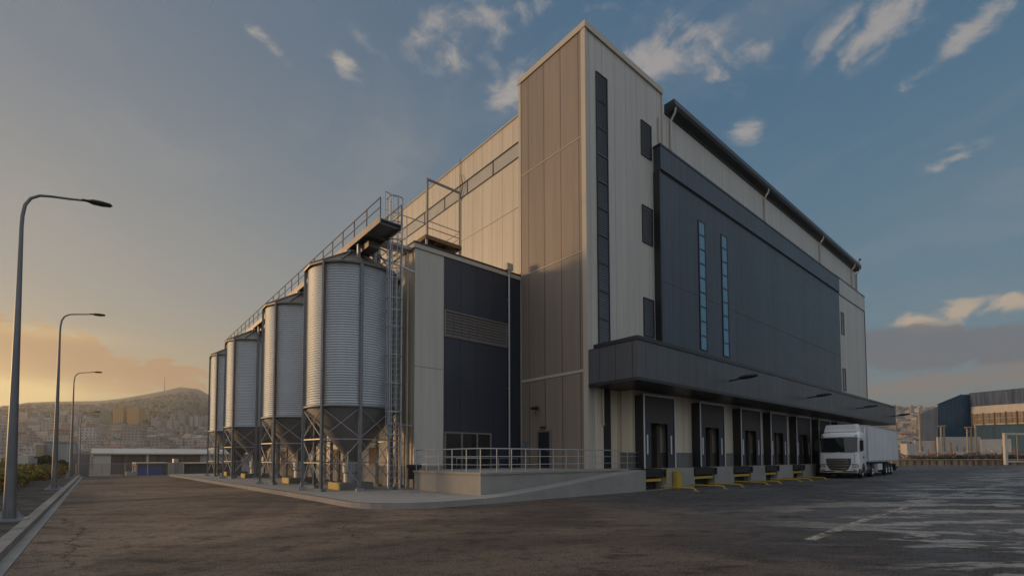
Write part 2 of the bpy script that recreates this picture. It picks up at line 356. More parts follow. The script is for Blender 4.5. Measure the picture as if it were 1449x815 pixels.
def worn_paint():
    m, w, b = new_mat('worn_line_paint'); p = wpos(w)
    al = w.ss(w.noise(p, 2.6, 6, .7), .40, .58, 0., .85)
    b.inputs['Base Color'].default_value = (.42, .38, .31, 1); b.inputs['Roughness'].default_value = .7; w.put(b.inputs['Alpha'], al); return m
M['line'] = worn_paint()

# ------------------------------------------------------------------ mesh helpers
class MB:
    """collects shapes; build() links them as ONE mesh object"""
    def __init__(s): s.v = []; s.f = []; s.sm = []
    def add(s, vs, fs, smooth=False):
        o = len(s.v); s.v += [tuple(q) for q in vs]; s.f += [tuple(i+o for i in f) for f in fs]; s.sm += [smooth]*len(fs); return s
    def box(s, x0, x1, y0, y1, z0, z1):
        v = [(x, y, z) for z in (z0, z1) for y in (y0, y1) for x in (x0, x1)]
        return s.add(v, [(0, 2, 3, 1), (4, 5, 7, 6), (0, 1, 5, 4), (2, 6, 7, 3), (0, 4, 6, 2), (1, 3, 7, 5)])
    def tube(s, pts, r, n=8, caps=True, smooth=True):
        pts = [Vector(p) for p in pts]; rs = r if isinstance(r, (list, tuple)) else [r]*len(pts)
        rings = []
        up = Vector((0, 0, 1)) if abs((pts[-1]-pts[0]).normalized().z) < .9 else Vector((1, 0, 0))
        for i, p in enumerate(pts):
            t = (pts[min(i+1, len(pts)-1)]-pts[max(i-1, 0)]).normalized()
            a = t.cross(up).normalized(); b = a.cross(t)
            rings.append([p+(a*math.cos(2*PI*k/n)+b*math.sin(2*PI*k/n))*rs[i] for k in range(n)])
        vs = [q for g in rings for q in g]; fs = []
        for i in range(len(pts)-1):
            for k in range(n): fs.append((i*n+k, i*n+(k+1) % n, (i+1)*n+(k+1) % n, (i+1)*n+k))
        o = len(s.v); s.add(vs, fs, smooth)
        if caps: s.add(rings[0], [tuple(range(n))[::-1]]); s.add(rings[-1], [tuple(range(n))])
        return s
    def bar(s, a, b, w, h=None):
        """square bar between two points"""
        a, b = Vector(a), Vector(b); h = h or w; t = (b-a).normalized()
        up = Vector((0, 0, 1)) if abs(t.z) < .95 else Vector((0, 1, 0))
        x = t.cross(up).normalized()*w/2; y = x.normalized().cross(t)*h/2
        v = [p+q for p in (a, b) for q in (-x-y, x-y, x+y, -x+y)]
        return s.add(v, [(3, 2, 1, 0), (4, 5, 6, 7), (0, 1, 5, 4), (1, 2, 6, 5), (2, 3, 7, 6), (3, 0, 4, 7)])
    def lathe(s, prof, n=24, c=(0, 0), smooth=True, a0=0):
        vs = []; m = len(prof)
        for r, z in prof:
            for k in range(n): a = a0+2*PI*k/n; vs.append((c[0]+r*math.cos(a), c[1]+r*math.sin(a), z))
        fs = [(i*n+k, i*n+(k+1) % n, (i+1)*n+(k+1) % n, (i+1)*n+k) for i in range(m-1) for k in range(n)]
        return s.add(vs, fs, smooth)
    def prism(s, poly, z0, z1):
        n = len(poly); a = sum(poly[i][0]*poly[(i+1) % n][1]-poly[(i+1) % n][0]*poly[i][1] for i in range(n))
        if a < 0: poly = poly[::-1]
        v = [(x, y, z0) for x, y in poly]+[(x, y, z1) for x, y in poly]
        return s.add(v, [tuple(range(n))[::-1], tuple(range(n, 2*n))]+[(i, (i+1) % n, n+(i+1) % n, n+i) for i in range(n)])
    def build(s, name, mat, parent=None, local=False):
        me = bpy.data.meshes.new(name)
        vs = s.v
        if parent is not None and not local:
            l = ABS[parent.name]; vs = [(x-l[0], y-l[1], z-l[2]) for x, y, z in vs]
        me.from_pydata(vs, [], s.f); me.polygons.foreach_set('use_smooth', s.sm); me.update()
        me.materials.append(mat if not isinstance(mat, str) else M[mat])
        o = bpy.data.objects.new(name, me); COL.objects.link(o)
        if parent is not None: o.parent = parent; ABS[o.name] = ABS[parent.name]
        return o
ABS = {}
def tag(o, label=None, cat=None, group=None, kind=None):
    for k, v in (('label', label), ('category', cat), ('group', group), ('kind', kind)):
        if v: o[k] = v
    return o
def thing(name, label, cat, loc=(0, 0, 0), group=None):
    o = bpy.data.objects.new(name, None); o.empty_display_size = .3; COL.objects.link(o); o.location = loc; ABS[o.name] = tuple(loc)
    return tag(o, label, cat, group)
def single(name, mb, mat, label, cat, group=None, loc=None):
    """a thing that is one mesh, its origin at its base"""
    xs = [v[0] for v in mb.v]; ys = [v[1] for v in mb.v]; zs = [v[2] for v in mb.v]
    l = loc or ((min(xs)+max(xs))/2, (min(ys)+max(ys))/2, min(zs))
    mb.v = [(x-l[0], y-l[1], z-l[2]) for x, y, z in mb.v]
    o = mb.build(name, mat); o.location = l; ABS[o.name] = l
    return tag(o, label, cat, group)
def struct(name, mb, mat): return tag(mb.build(name, mat), kind='structure')
def box(*a): return MB().box(*a)
def copy_tree(o, parent=None):
    c = o.copy(); COL.objects.link(c); c.parent = parent
    if parent is not None: c.matrix_parent_inverse = o.matrix_parent_inverse.copy()
    for ch in [q for q in bpy.data.objects if q.parent == o]: copy_tree(ch, c)
    return c

# ------------------------------------------------------------------ terrain out to the hills
def pxaz(px): return YAW+math.atan((724.5-px)/FP)
RIDGE = [(-40, .055), (0, .060), (5, .066), (8, .076), (11.5, .080), (14, .070), (25, .045), (70, .06), (pxaz(330)*180/PI, .085), (pxaz(295)*180/PI, .1135), (pxaz(283)*180/PI, .1195), (pxaz(263)*180/PI, .1262), (pxaz(243)*180/PI, .1195),
         (pxaz(225)*180/PI, .1130), (pxaz(185)*180/PI, .1015), (pxaz(150)*180/PI, .0925), (pxaz(100)*180/PI, .0885), (pxaz(45)*180/PI, .0845), (pxaz(0)*180/PI, .0755), (105, .055), (125, .04), (180, .04), (320, .055)]
RX = [a for a, _ in RIDGE]; RY = [e for _, e in RIDGE]
def elev(azd):
    a = azd
    while a < -40: a += 360
    while a >= 320: a -= 360
    return float(np.interp(a, RX, RY))
def height(x, y):
    r = math.hypot(x, y); azd = math.degrees(math.atan2(y, x))
    left = 45 < azd < 200
    if left: low = -.25 - 3.6*min(1, max(0, (y-66)/16)) if y > 66 else -.25
    else: low = -.25 - 1.5*min(1, max(0, (r-140)/40))
    rr = 2200.
    t = max(0, (r-560)/(rr-560))
    s = t**.88 if t < 1 else 1-.35*min(1, (t-1)*.8)
    e = elev(azd)*rr+EYE
    bump = (math.sin(x*.011+1)*math.cos(y*.013)+math.sin(x*.004+y*.006))*6*min(1, t*4)*(1-min(1, t))**.5
    return low+s*(e-low)+bump
mb = MB(); NA = 240; RS = [0, 30, 60, 66, 72, 78, 84, 100, 125, 140, 160, 180, 240, 330]+[560+70*i for i in range(0, 23)]+[2150, 2200, 2260, 2400, 2700, 3100]
RS = sorted(set(RS))
for r in RS:
    for k in range(NA):
        a = 2*PI*k/NA; x, y = r*math.cos(a), r*math.sin(a); mb.v.append((x, y, height(x, y)))
for i in range(len(RS)-1):
    for k in range(NA): mb.f.append((i*NA+k, (i+1)*NA+k, (i+1)*NA+(k+1) % NA, i*NA+(k+1) % NA)); mb.sm.append(True)
struct('terrain', mb, 'terrain')

# ------------------------------------------------------------------ yard, kerbs, pavement
struct('yard', MB().prism([(-1.03, -40), (150, -40), (140, 4), (121, 22), (112, 80), (20, 80), (10.5, 62), (2.4, 65), (-1.03, 65.5)], -.24, 0), 'asphalt')
def strip(x0, x1, y0, y1, z0, z1, n=1): return box(x0, x1, y0, y1, z0, z1)
struct('gutter', strip(-1.22, -1.034, -6, 66, -.2, .012).box(-1.62, -1.36, 66, 66.01, -.2, 0), 'conc')
mb = MB(); y = -6.
while y < 66:                                                  # upstanding kerb of separate blocks
    mb.box(-1.46, -1.224, y+.008, y+.992, -.2, .15+random.uniform(-.004, .004)); y += 1.0
struct('kerb', mb, 'kerbl')
mb = MB()
for i in range(24):
    for j in range(40):
        pass
gx = [-1.464-4.5*i/12 for i in range(13)]; gy = [-6+74*j/90 for j in range(91)]
for Y in gy:
    for i, X in enumerate(gx): mb.v.append((X, Y, .10+random.uniform(-.02, .02)+.02*i*.2))
for j in range(90):
    for i in range(12): mb.f.append((j*13+i, (j+1)*13+i, (j+1)*13+i+1, j*13+i+1)); mb.sm.append(True)
struct('verge', mb, 'soil')
struct('verge_far', MB().prism([(-5.9, -6), (-60, -6), (-60, 66), (-5.9, 66)], -.3, .02), 'soil')

# pavement round the silos: outline of its kerb
arc = [(6.87+2.6-2.6*math.cos(R(a)), 17.3-2.6*math.sin(R(a))) for a in range(0, 91, 10)]
edge = [(5.6, 60), (6.0, 50), (6.6, 30), (6.87, 20), *arc, (12.0, 14.72), (16, 14.74)]
pave = edge+[(16, 15.9), (24, 15.9), (24, 17.0), (20, 23), (20, 60)]
struct('pavement', MB().prism(pave, -.2, .2), 'conc')
def offset(pl, d):
    out = []
    for i, p in enumerate(pl):
        a = Vector(pl[max(0, i-1)]); b = Vector(pl[min(len(pl)-1, i+1)]); t = (b-a).normalized(); out.append((p[0]+t.y*d, p[1]-t.x*d))
    return out
def ribbon(pl, d0, d1, z0, z1):
    a = offset(pl, d0); b = offset(pl, d1); m = MB(); n = len(pl)
    for i in range(n-1):
        q = [(*a[i], z0), (*b[i], z0), (*b[i+1], z0), (*a[i+1], z0), (*a[i], z1), (*b[i], z1), (*b[i+1], z1), (*a[i+1], z1)]
        m.add(q, [(0, 3, 2, 1), (4, 5, 6, 7), (0, 1, 5, 4), (1, 2, 6, 5), (2, 3, 7, 6), (3, 0, 4, 7)])
    return m
struct('pavement_kerb', ribbon(edge[:-1]+[(16, 14.74)], -.14, -.002, -.2, .204), 'kerb')
struct('pavement_channel', ribbon(edge[:-1]+[(16, 14.74), (23.8, 14.76)], -.27, -.144, -.2, .014), 'trim')
def manhole(x, y, s=1.): return MB().tube([(x, y, .19), (x, y, .208)], .3*s, 20, smooth=False)
for i, (x, y) in enumerate(((10.9, 19.6), (11.4, 17.9))):
    single('manhole_cover', manhole(x, y), 'galvd', ('round manhole cover in the pavement, nearer to the caged ladder', 'round manhole cover in the pavement, nearer to the rounded kerb')[i], 'manhole cover', 'manhole covers in the pavement')
# worn line across the yard
mb = MB(); pts = [(11.5, 3.75), (16, 3.9), (20, 3.95), (27, 4.0), (38, 3.4), (60, 2.0)]
for i, (a, b) in enumerate(zip(pts, pts[1:])):
    a = Vector(a); b = Vector(b); n = Vector((-(b-a).y, (b-a).x)).normalized()*.11
    L = (b-a).length; k = 0.
    while k < L:
        e = min(L, k+1.5); p = a.lerp(b, k/L); q = a.lerp(b, min(1, (e-.12)/L))
        mb.add([(*(p-n), .004), (*(q-n), .004), (*(q+n), .004), (*(p+n), .004)], [(0, 1, 2, 3)]); k = e
struct('lane_marking', mb, 'line')

# ------------------------------------------------------------------ the mill building
B = thing('factory_building', 'tall cream and blue-grey clad factory with a brown corner tower and loading docks', 'building', (20.09, 17.08, 0))
XT, YT = 20.09, 17.08
# tower
mb = box(XT+.02, 27.76, YT+.02, 22.63, 0, 26.0)
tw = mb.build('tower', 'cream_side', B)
def face_panels(m_, name, quads, parent): ...
# brown cassette panels on the sunset side, in four storeys with cream rails between
for z0, z1 in ((1.15, 6.42), (6.62, 13.12), (13.22, 19.62), (19.72, 25.75)):
    box(XT-.03, XT+.04, YT+.30, 22.42, z0, z1).build('side_panel', 'taupe', B)
mb = MB()
mb.box(XT-.06, XT+.10, YT-.03, YT+.28, .2, 25.78).box(XT-.06, XT+.10, 22.44, 22.66, 13.4, 25.78)
mb.box(XT-.055, XT+.02, YT+.282, 22.438, 6.44, 6.60).box(XT-.045, XT+.02, YT+.282, 22.438, 13.14, 13.20).box(XT-.045, XT+.02, YT+.282, 22.438, 19.64, 19.70)
mb.build('corner_trim', 'trim', B)
mb = MB().box(XT-.10, XT+.15, YT-.08, 22.70, 25.79, 26.15).box(XT+.152, 27.87, YT-.08, YT+.15, 25.79, 26.15).box(27.62, 27.85, YT+.152, 22.70, 25.79, 26.15)
mb.build('parapet', 'trim', B)
box(27.72, 27.83, YT-.05, YT+.06, 22.3, 25.78).build('corner_trim', 'trim', B)
# tall louvre in segments
def louvre_window(x0, x1, z0, z1, segs, mat='louvre', y=YT):
    f = MB(); t = .06
    f.box(x0-t, x0, y-.05, y+.03, z0-t, z1+t).box(x1, x1+t, y-.05, y+.03, z0-t, z1+t).box(x0, x1, y-.05, y+.03, z1, z1+t).box(x0, x1, y-.05, y+.03, z0-t, z0)
    for k in range(1, segs): q = z0+(z1-z0)*k/segs; f.box(x0, x1, y-.045, y+.03, q-.03, q+.03)
    w_ = f.build('louvre_window', 'darktrim', B)
    s = MB(); z = z0+.02; pit = .13
    while z < z1-.05:
        s.add([(x0, y-.03, z), (x1, y-.03, z), (x1, y+.012, z+.10), (x0, y+.012, z+.10)], [(0, 1, 2, 3)]); s.add([(x0, y-.03, z), (x1, y-.03, z), (x1, y+.012, z-.01), (x0, y+.012, z-.01)], [(3, 2, 1, 0)]); z += pit
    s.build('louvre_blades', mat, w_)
louvre_window(21.05, 21.95, 7.95, 23.7, 10)
louvre_window(25.42, 26.42, 20.78, 22.9, 1)
louvre_window(25.42, 26.42, 15.2, 17.45, 1)
louvre_window(25.42, 26.42, 9.3, 11.6, 1)
# door and fittings on the tower's sunset side, above the platform
def wall_door(y0, y1, z0, z1, x=XT):
    f = MB().box(x-.07, x-.032, y0-.16, y0, z0, z1+.12).box(x-.07, x-.032, y1, y1+.10, z0, z1+.12).box(x-.07, x-.032, y0, y1, z1, z1+.12)
    d = box(x-.045, x-.032, y0, y1, z0, z1).build('door', 'door', B)
    f.build('frame', 'frame', d); MB().box(x-.10, x-.045, y0+.12, y0+.15, z0+1.0, z0+1.15).build('handle', 'galv', d)
wall_door(20.02, 20.95, 1.16, 3.28)
MB().box(XT-.2, XT-.035, 20.3, 20.7, 3.52, 3.60).build('door_lamp', 'lamphead', B)
fl = MB().box(XT-.30, XT-.03, 20.92, 20.98, 4.62, 4.68); fl = fl.build('floodlight', 'lamphead', B)
MB().box(XT-.42, XT-.25, 20.70, 20.90, 4.66, 4.82).box(XT-.42, XT-.25, 21.02, 21.22, 4.64, 4.80).tube([(XT-.28, 20.95, 4.3), (XT-.28, 20.95, 4.78)], .02, 6).build('lamp_pair', 'lamphead', fl)
MB().box(XT-.16, XT-.031, 21.82, 22.26, 2.15, 2.72).build('junction_box', 'galvd', B)
MB().box(XT-.09, XT-.031, 21.98, 22.10, 1.2, 2.15).build('cable_duct', 'galvd', B)
# sunlit long wall (sunset side of the main block)
XM = 20.5
ZR = 24.25
mbm = box(XM, 71.2, 22.64, 62, 0, ZR)
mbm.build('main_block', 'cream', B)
MB().box(XM-.06, XM+.2, 22.72, 62.05, ZR, ZR+.10).build('parapet', 'trim', B)
# ribbon window
rw = MB()
y = 22.9
rw.box(XM-.035, XM-.002, 22.72, 61, 21.42, 21.50).box(XM-.05, XM-.002, 22.72, 61, 22.42, 22.52)
rw = rw.build('ribbon_window', 'darktrim', B)
y = 22.75; k = 0
while y < 60:
    box(XM-.02, XM-.003, y+.05, y+3.05, 21.5, 22.42).build('pane', 'bandglass', rw); box(XM-.045, XM-.003, y-.04, y+.04, 21.5, 22.42).build('mullion', 'darktrim', rw); y += 3.1
MB().box(XM-.012, XM-.002, 22.72, 61, 18.10, 18.16).box(XM-.012, XM-.002, 22.72, 61, 13.3, 13.36).build('panel_joint', 'grille', B)
MB().tube([(XM-.08, 29.84, 13.4), (XM-.08, 29.84, 24.6)], .028, 6).build('cable_duct', 'frame', B)
MB().tube([(XM-.12, 29.8, 23.3), (XM-.15, 29.5, 22.9), (XM-.15, 29.35, 22.2), (XM-.1, 29.8, 21.3)], .03, 6).build('loose_cable', 'rust', B)
# dock side of the main block, set behind the blue panel
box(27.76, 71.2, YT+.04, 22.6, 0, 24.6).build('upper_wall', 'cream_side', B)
# roof edge with its big dark gutter
gt = MB()
gt.add([(28.55, YT-.42, 25.02), (71.45, YT-.42, 25.02), (71.45, YT-.52, 25.22), (28.55, YT-.52, 25.22), (28.55, YT-.46, 25.62), (71.45, YT-.46, 25.62), (28.55, YT+.3, 25.62), (71.45, YT+.3, 25.62), (28.55, YT+.3, 24.84), (71.45, YT+.3, 24.84), (28.55, YT-.02, 24.84), (71.45, YT-.02, 24.84)],
       [(0, 1, 11, 10), (3, 2, 1, 0), (4, 5, 2, 3), (6, 7, 5, 4), (8, 9, 7, 6), (10, 11, 9, 8), (0, 10, 8, 6, 4, 3), (1, 2, 5, 7, 9, 11)])
gt.build('roof_gutter', 'darktrim', B)
for x in (28.75, 43.8, 57.8, 69.0, 71.0):
    MB().tube([(x, YT-.42, 25.1), (x, YT-.40, 24.8), (x, YT-.08, 24.4), (x, YT-.07, 24.1), (x, YT-.07, 22.3)], .075, 8).build('downpipe', 'cream_side', B)
MB().tube([(71.3, YT-.3, 25.6), (71.3, YT-.3, 26.1), (71.0, YT-.5, 26.15)], .05, 6).box(70.8, 71.1, YT-.6, YT-.4, 26.05, 26.2).build('roof_camera', 'lamphead', B)
MB().tube([(27.3, YT-.06, 22.3), (27.3, YT-.06, 24.0)], .05, 6).build('vent_pipe', 'cream_side', B)
# the great blue-grey cladding panel and its cap
bp = MB().box(26.78, 62.62, YT-.38, YT+.02, 7.85, 20.02).build('blue_panel', 'navy', B)
box(26.72, 62.4, YT-.50, YT+.02, 20.12, 21.62).build('panel_cap', 'navy', bp)
MB().box(26.68, 62.45, YT-.53, YT+.02, 21.622, 21.76).box(26.7, 62.62, YT-.42, YT+.0, 20.022, 20.118).box(26.66, 26.778, YT-.44, YT+.02, 7.85, 20.02).build('edge_trim', 'darktrim', bp)
MB().box(26.79, 62.6, YT-.392, YT-.381, 12.95, 13.0).build('panel_joint', 'grille', bp)
def slot_window(x0, x1, z0, z1, n):
    f = MB(); y = YT-.38
    f.box(x0, x0+.11, y-.05, y-.002, z0, z1).box(x1-.11, x1, y-.05, y-.002, z0, z1).box(x0+.11, x1-.11, y-.05, y-.002, z1-.08, z1).box(x0+.11, x1-.11, y-.05, y-.002, z0, z0+.08)
    ps = []
    for k in range(1, n): q = z0+(z1-z0)*k/n; f.box(x0+.11, x1-.11, y-.045, y-.002, q-.05, q+.05)
    f = f.build('slot_window', 'darktrim', bp)
slot_window(31.5, 32.5, 9.2, 18.4, 9)
slot_window(34.85, 35.85, 9.2, 18.4, 9)
for x0 in (31.61, 34.96):
    for k in range(9):
        q0 = 9.2+9.2*k/9+.05; q1 = 9.2+9.2*(k+1)/9-.05
        box(x0+.0, x0+.78, YT-.405, YT-.383, q0, q1).build('pane', 'winglass', [o for o in bpy.data.objects if o.name.startswith('slot_window')][0 if x0 < 33 else 1])
# pale end wing
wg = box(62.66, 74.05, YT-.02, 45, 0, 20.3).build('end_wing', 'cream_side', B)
box(62.66, 74.1, YT-.10, 45, 20.36, 22.15).build('wing_cap', 'cream_side', wg)
MB().box(62.66, 74.14, YT-.13, 45, 22.152, 22.3).box(62.66, 74.08, YT-.06, 45, 20.302, 20.358).box(74.052, 74.12, YT-.08, YT+.1, 7.8, 20.3).build('edge_trim', 'darktrim', wg)
louvre_window(64.45, 65.4, 15.9, 18.35, 1, y=YT-.02); louvre_window(64.45, 65.4, 9.4, 11.85, 1, y=YT-.02)
# canopy over the docks
XC0, XC1, YC, ZC0, ZC1 = 20.11, 72.5, 13.93, 5.58, 7.8
cn = MB().box(XC0, XC1, YC, YT-.005, ZC0+.16, ZC1-.2).build('canopy', 'canopyc', B)
MB().box(XC0-.05, XC1+.05, YC-.05, YT-.4, ZC1-.198, ZC1).box(XC0-.03, XC1+.03, YC-.03, YT-.03, ZC0, ZC0+.158).box(27.0, XC1, YT-.4, YT-.39, ZC1-.198, ZC1).build('edge_trim', 'darktrim', cn)
for x in (29.8, 43.25, 56.6, 70.5):
    f = MB().tube([(x, YC-.002, 6.52), (x, YC-.9, 6.58)], .05, 8).build('canopy_lamp', 'lamphead', cn)
    q = MB(); q.lathe([(0, 0), (.10, .03), (.16, .2), (.17, .55), (.12, .85), (0, .9)], 12)
    q.v = [(x+a*1.7, YC-.6-c*1.25, 6.60+b*.75+c*.08) for a, b, c in q.v]; q.build('lamp_head', 'lamphead', f)

# ground-floor wall under the canopy
box(20.6, 22.78, YT-.04, YT+.0, 1.15, 5.575).build('dock_wall', 'cream', B)
MB().box(21.3, 21.92, YT-.07, YT-.042, 1.15, 5.575).build('dark_panel', 'darktrim', B)
MB().tube([(21.18, YT-.14, 5.57), (21.18, YT-.14, 3.7), (21.24, YT-.14, 3.55)], .05, 8).build('downpipe', 'trim', B)
YW = 16.2
dw = box(22.8, 72.0, YW, YT-.045, 2.06, 5.575).build('dock_wall', 'cream', B)
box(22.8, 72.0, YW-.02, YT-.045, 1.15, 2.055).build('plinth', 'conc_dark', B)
# dock edge: piers and pits
YD = 15.0
levs = [(21.95, 23.95), (27.35, 29.8), (32.5, 35.05), (37.6, 39.7), (42.9, 45.1), (48.2, 50.4), (53.6, 55.8), (59.0, 61.2), (64.4, 66.6)]
edges = [23.96]; piers = []
for i, (a, b_) in enumerate(levs):
    x0 = b_; x1 = levs[i+1][0] if i+1 < len(levs) else 72.3
    piers.append((x0, x1))
for a, b_ in piers:
    MB().box(a+.01, b_-.01, YD, YD+.9, 0, 1.15).build('dock_pier', 'conc', B)
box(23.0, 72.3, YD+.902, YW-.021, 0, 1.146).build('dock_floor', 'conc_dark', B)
shx = [(23.05, 26.25), (29.25, 32.55), (35.05, 38.4), (40.25, 43.55), (45.65, 49.0), (51.2, 54.5), (56.8, 60.1), (62.3, 65.6)]
for i, (a, b_) in enumerate(levs):
    L = MB().box(a+.02, b_-.02, YD+.12, YD+.90, .95, 1.14).box(a+.08, b_-.08, YD-.02, YD+.118, .72, 1.10).build('dock_leveller', 'black', B)
    MB().box(a+.1, b_-.1, YD+.06, YD+.4, .46, .60).build('yellow_lip', 'yellow', L)
    MB().box(a+.02, b_-.02, YD+.5, YD+.898, 0, .94).build('pit_wall', 'black', L)
    for q0 in (a-.12, b_-.02): MB().box(q0, q0+.14, YD-.12, YD-.022, .7, 1.12).build('rubber_bumper', 'black', L)
for i, (a, b_) in enumerate(shx):
    yf = 15.62; z1 = 5.28; zh = 3.72
    s = MB().box(a, a+.07, yf, YW-.001, 1.15, z1).box(b_-.07, b_, yf, YW-.001, 1.15, z1).box(a+.07, b_-.07, yf, YW-.001, z1-.07, z1).build('dock_shelter', 'darktrim', B)
    MB().box(a-.02, a+.05, yf-.05, yf-.002, 1.15, z1+.04).box(b_-.05, b_+.02, yf-.05, yf-.002, 1.15, z1+.04).box(a+.05, b_-.05, yf-.05, yf-.002, z1-.03, z1+.04).build('frame', 'strip', s)
    MB().box(a+.07, b_-.07, yf+.02, yf+.06, zh, z1-.07).build('head_curtain', 'dockcurtain', s)
    for e in (0, 1):
        p0, p1 = (a+.07, a+.72) if e == 0 else (b_-.72, b_-.07)
        sp = MB().box(p0, p1, yf+.03, yf+.07, 1.15, zh-.003).build('side_curtain', 'dockpad', s)
        c = (p0+p1)/2+(.02 if e else -.02); MB().box(c-.06, c+.06, yf+.01, yf+.029, 1.95, 3.05).build('guide_strip', 'strip', sp)
    od = MB().box(a+.73, b_-.73, YW-.03, YW-.002, 1.15, zh+.1).build('dark_interior_panel', 'black', s)  # black panel painted in for the unlit interior behind the door
    MB().box(b_-1.40, b_-1.1, YW-.25, YW-.04, 1.15, 3.65).build('strip_curtain', 'brown', od)

# ------------------------------------------------------------------ lower annex beside the silos
A = thing('annex_building', 'lower flat-roofed annex with dark front and long grille, between silos and tower', 'building', (12.6, 22.6, 0))
XA, YA, ZA = 12.6, 22.6, 13.2
box(XA+.03, XM-.03, YA+.03, 58, 0, ZA-.02).build('side_wall', 'cream', A)
box(XA, 14.36, YA, YA+.028, 1.34, ZA-.22).build('corner_panel', 'white_panel', A)
box(14.40, XT-.005, YA, YA+.028, 1.16, ZA-.22).build('front_wall', 'anthra', A)
MB().box(14.362, 14.398, YA-.012, YA+.028, 1.16, ZA-.22).build('panel_trim', 'trim', A)
MB().box(XA-.08, XT-.005, YA-.07, YA+.2, ZA-.218, ZA+.02).box(XA-.08, XA+.2, YA+.202, 58, ZA-.218, ZA+.02).build('parapet', 'trim', A)
MB().box(XA-.10, XT-.005, YA-.09, YA+.22, ZA+.022, ZA+.12).box(XA-.10, XA+.22, YA+.222, 58, ZA+.022, ZA+.12).build('parapet_cap', 'darktrim', A)
MB().box(XA-.08, 14.38, YA-.05, YA+.02, .2, 1.335).box(XA-.08, XA+.02, YA+.022, 58, .2, 1.335).build('plinth', 'conc', A)
gr = MB().box(14.42, 14.50, YA-.06, YA-.002, 8.5, 10.0).box(18.9, 18.98, YA-.06, YA-.002, 8.5, 10.0).box(14.5, 18.9, YA-.06, YA-.002, 9.93, 10.0).box(14.5, 18.9, YA-.06, YA-.002, 8.5, 8.57).build('vent_grille', 'frame', A)
s = MB(); z = 8.6
while z < 9.9:
    s.add([(14.5, YA-.05, z), (18.9, YA-.05, z), (18.9, YA-.006, z+.10), (14.5, YA-.006, z+.10)], [(0, 1, 2, 3)]); z += .105
for k in range(1, 8): s.box(14.5+.55*k-.012, 14.5+.55*k+.012, YA-.056, YA-.004, 8.57, 9.93)
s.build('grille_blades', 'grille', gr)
MB().tube([(19.06, YA-.12, 1.2), (19.06, YA-.12, 13.3)], .065, 8).build('downpipe', 'galv', A)
MB().box(18.82, 19.30, YA-.25, YA-.005, 13.35, 13.75).box(18.95, 19.17, YA-.22, YA-.02, 13.2, 13.35).build('rainwater_head', 'trim', A)
MB().box(18.98, 19.14, YA-.16, YA-.002, 11.5, 11.55).box(18.98, 19.14, YA-.16, YA-.002, 6.0, 6.05).build('pipe_clip', 'galv', A)
gd = MB().box(14.44, 14.54, YA-.07, YA-.002, 1.16, 3.22).box(15.55, 15.66, YA-.07, YA-.002, 1.16, 3.22).box(16.62, 16.73, YA-.07, YA-.002, 1.16, 3.22).box(17.62, 17.72, YA-.07, YA-.002, 1.16, 3.22)
gd.box(14.54, 17.62, YA-.069, YA-.003, 3.13, 3.22).box(14.54, 15.55, YA-.066, YA-.003, 1.75, 1.82).box(15.66, 16.62, YA-.066, YA-.003, 1.75, 1.82)
gd = gd.build('glazed_entrance', 'frame', A)
for a, b_ in ((14.54, 15.55), (15.66, 16.62), (16.73, 17.62)): box(a, b_, YA-.03, YA-.004, 1.17, 3.13).build('pane', 'glass', gd)
for y in (23.1, 23.9): MB().tube([(XA-.16, y, .2), (XA-.16, y, 13.0)], .055, 8).build('downpipe', 'trim', A)
for k in range(5):
    y0 = 27+k*6.2; dd = MB().box(XA-.02, XA+.028, y0, y0+1.1, .2, 2.4).build('door', 'rust', A)

# ------------------------------------------------------------------ raised loading platform with ramp and railing
PL = thing('loading_platform', 'raised grey concrete platform with a ramp running up its dock side', 'platform', (11.95, 15.92, 0))
plat = [(11.95, 15.92), (24.0, 15.92), (24.0, 16.19), (22.79, 16.19), (22.79, 17.03), (20.02, 17.03), (20.02, 22.53), (12.72, 22.53), (12.72, 21.4), (11.95, 21.4)]
MB().prism(plat, .19, 1.06).build('platform_base', 'conc', PL)
MB().prism([(11.9, 15.87)]+[(24.0, 15.87)]+plat[2:-1]+[(11.9, 21.45)], 1.063, 1.155).build('platform_slab', 'conc', PL)
rp = MB()
xs = [11.2, 13, 14.5, 16.5, 19, 21.9]; zs = [.2, .30, .43, .62, .85, 1.10]
for i in range(5):
    q = [(xs[i], 14.76, -.1), (xs[i+1], 14.76, -.1), (xs[i+1], 15.86, -.1), (xs[i], 15.86, -.1), (xs[i], 14.76, zs[i]), (xs[i+1], 14.76, zs[i+1]), (xs[i+1], 15.86, zs[i+1]), (xs[i], 15.86, zs[i])]
    rp.add(q, [(0, 3, 2, 1), (4, 5, 6, 7), (0, 1, 5, 4), (2, 3, 7, 6)]+([(1, 2, 6, 5)] if i == 4 else []))
rp.build('ramp', 'conc', PL)
MB().box(12.0, 12.42, 21.5, 22.3, 1.25, 1.42).box(12.05, 12.35, 21.6, 22.2, .7, 1.25).tube([(12.25, 21.75, .7), (12.2, 21.75, .45), (12.2, 21.7, .21)], [.14, .07, .06], 8).build('gap_shade_shape', 'black', PL)  # black shape standing in for the shade in the gap beside the annex

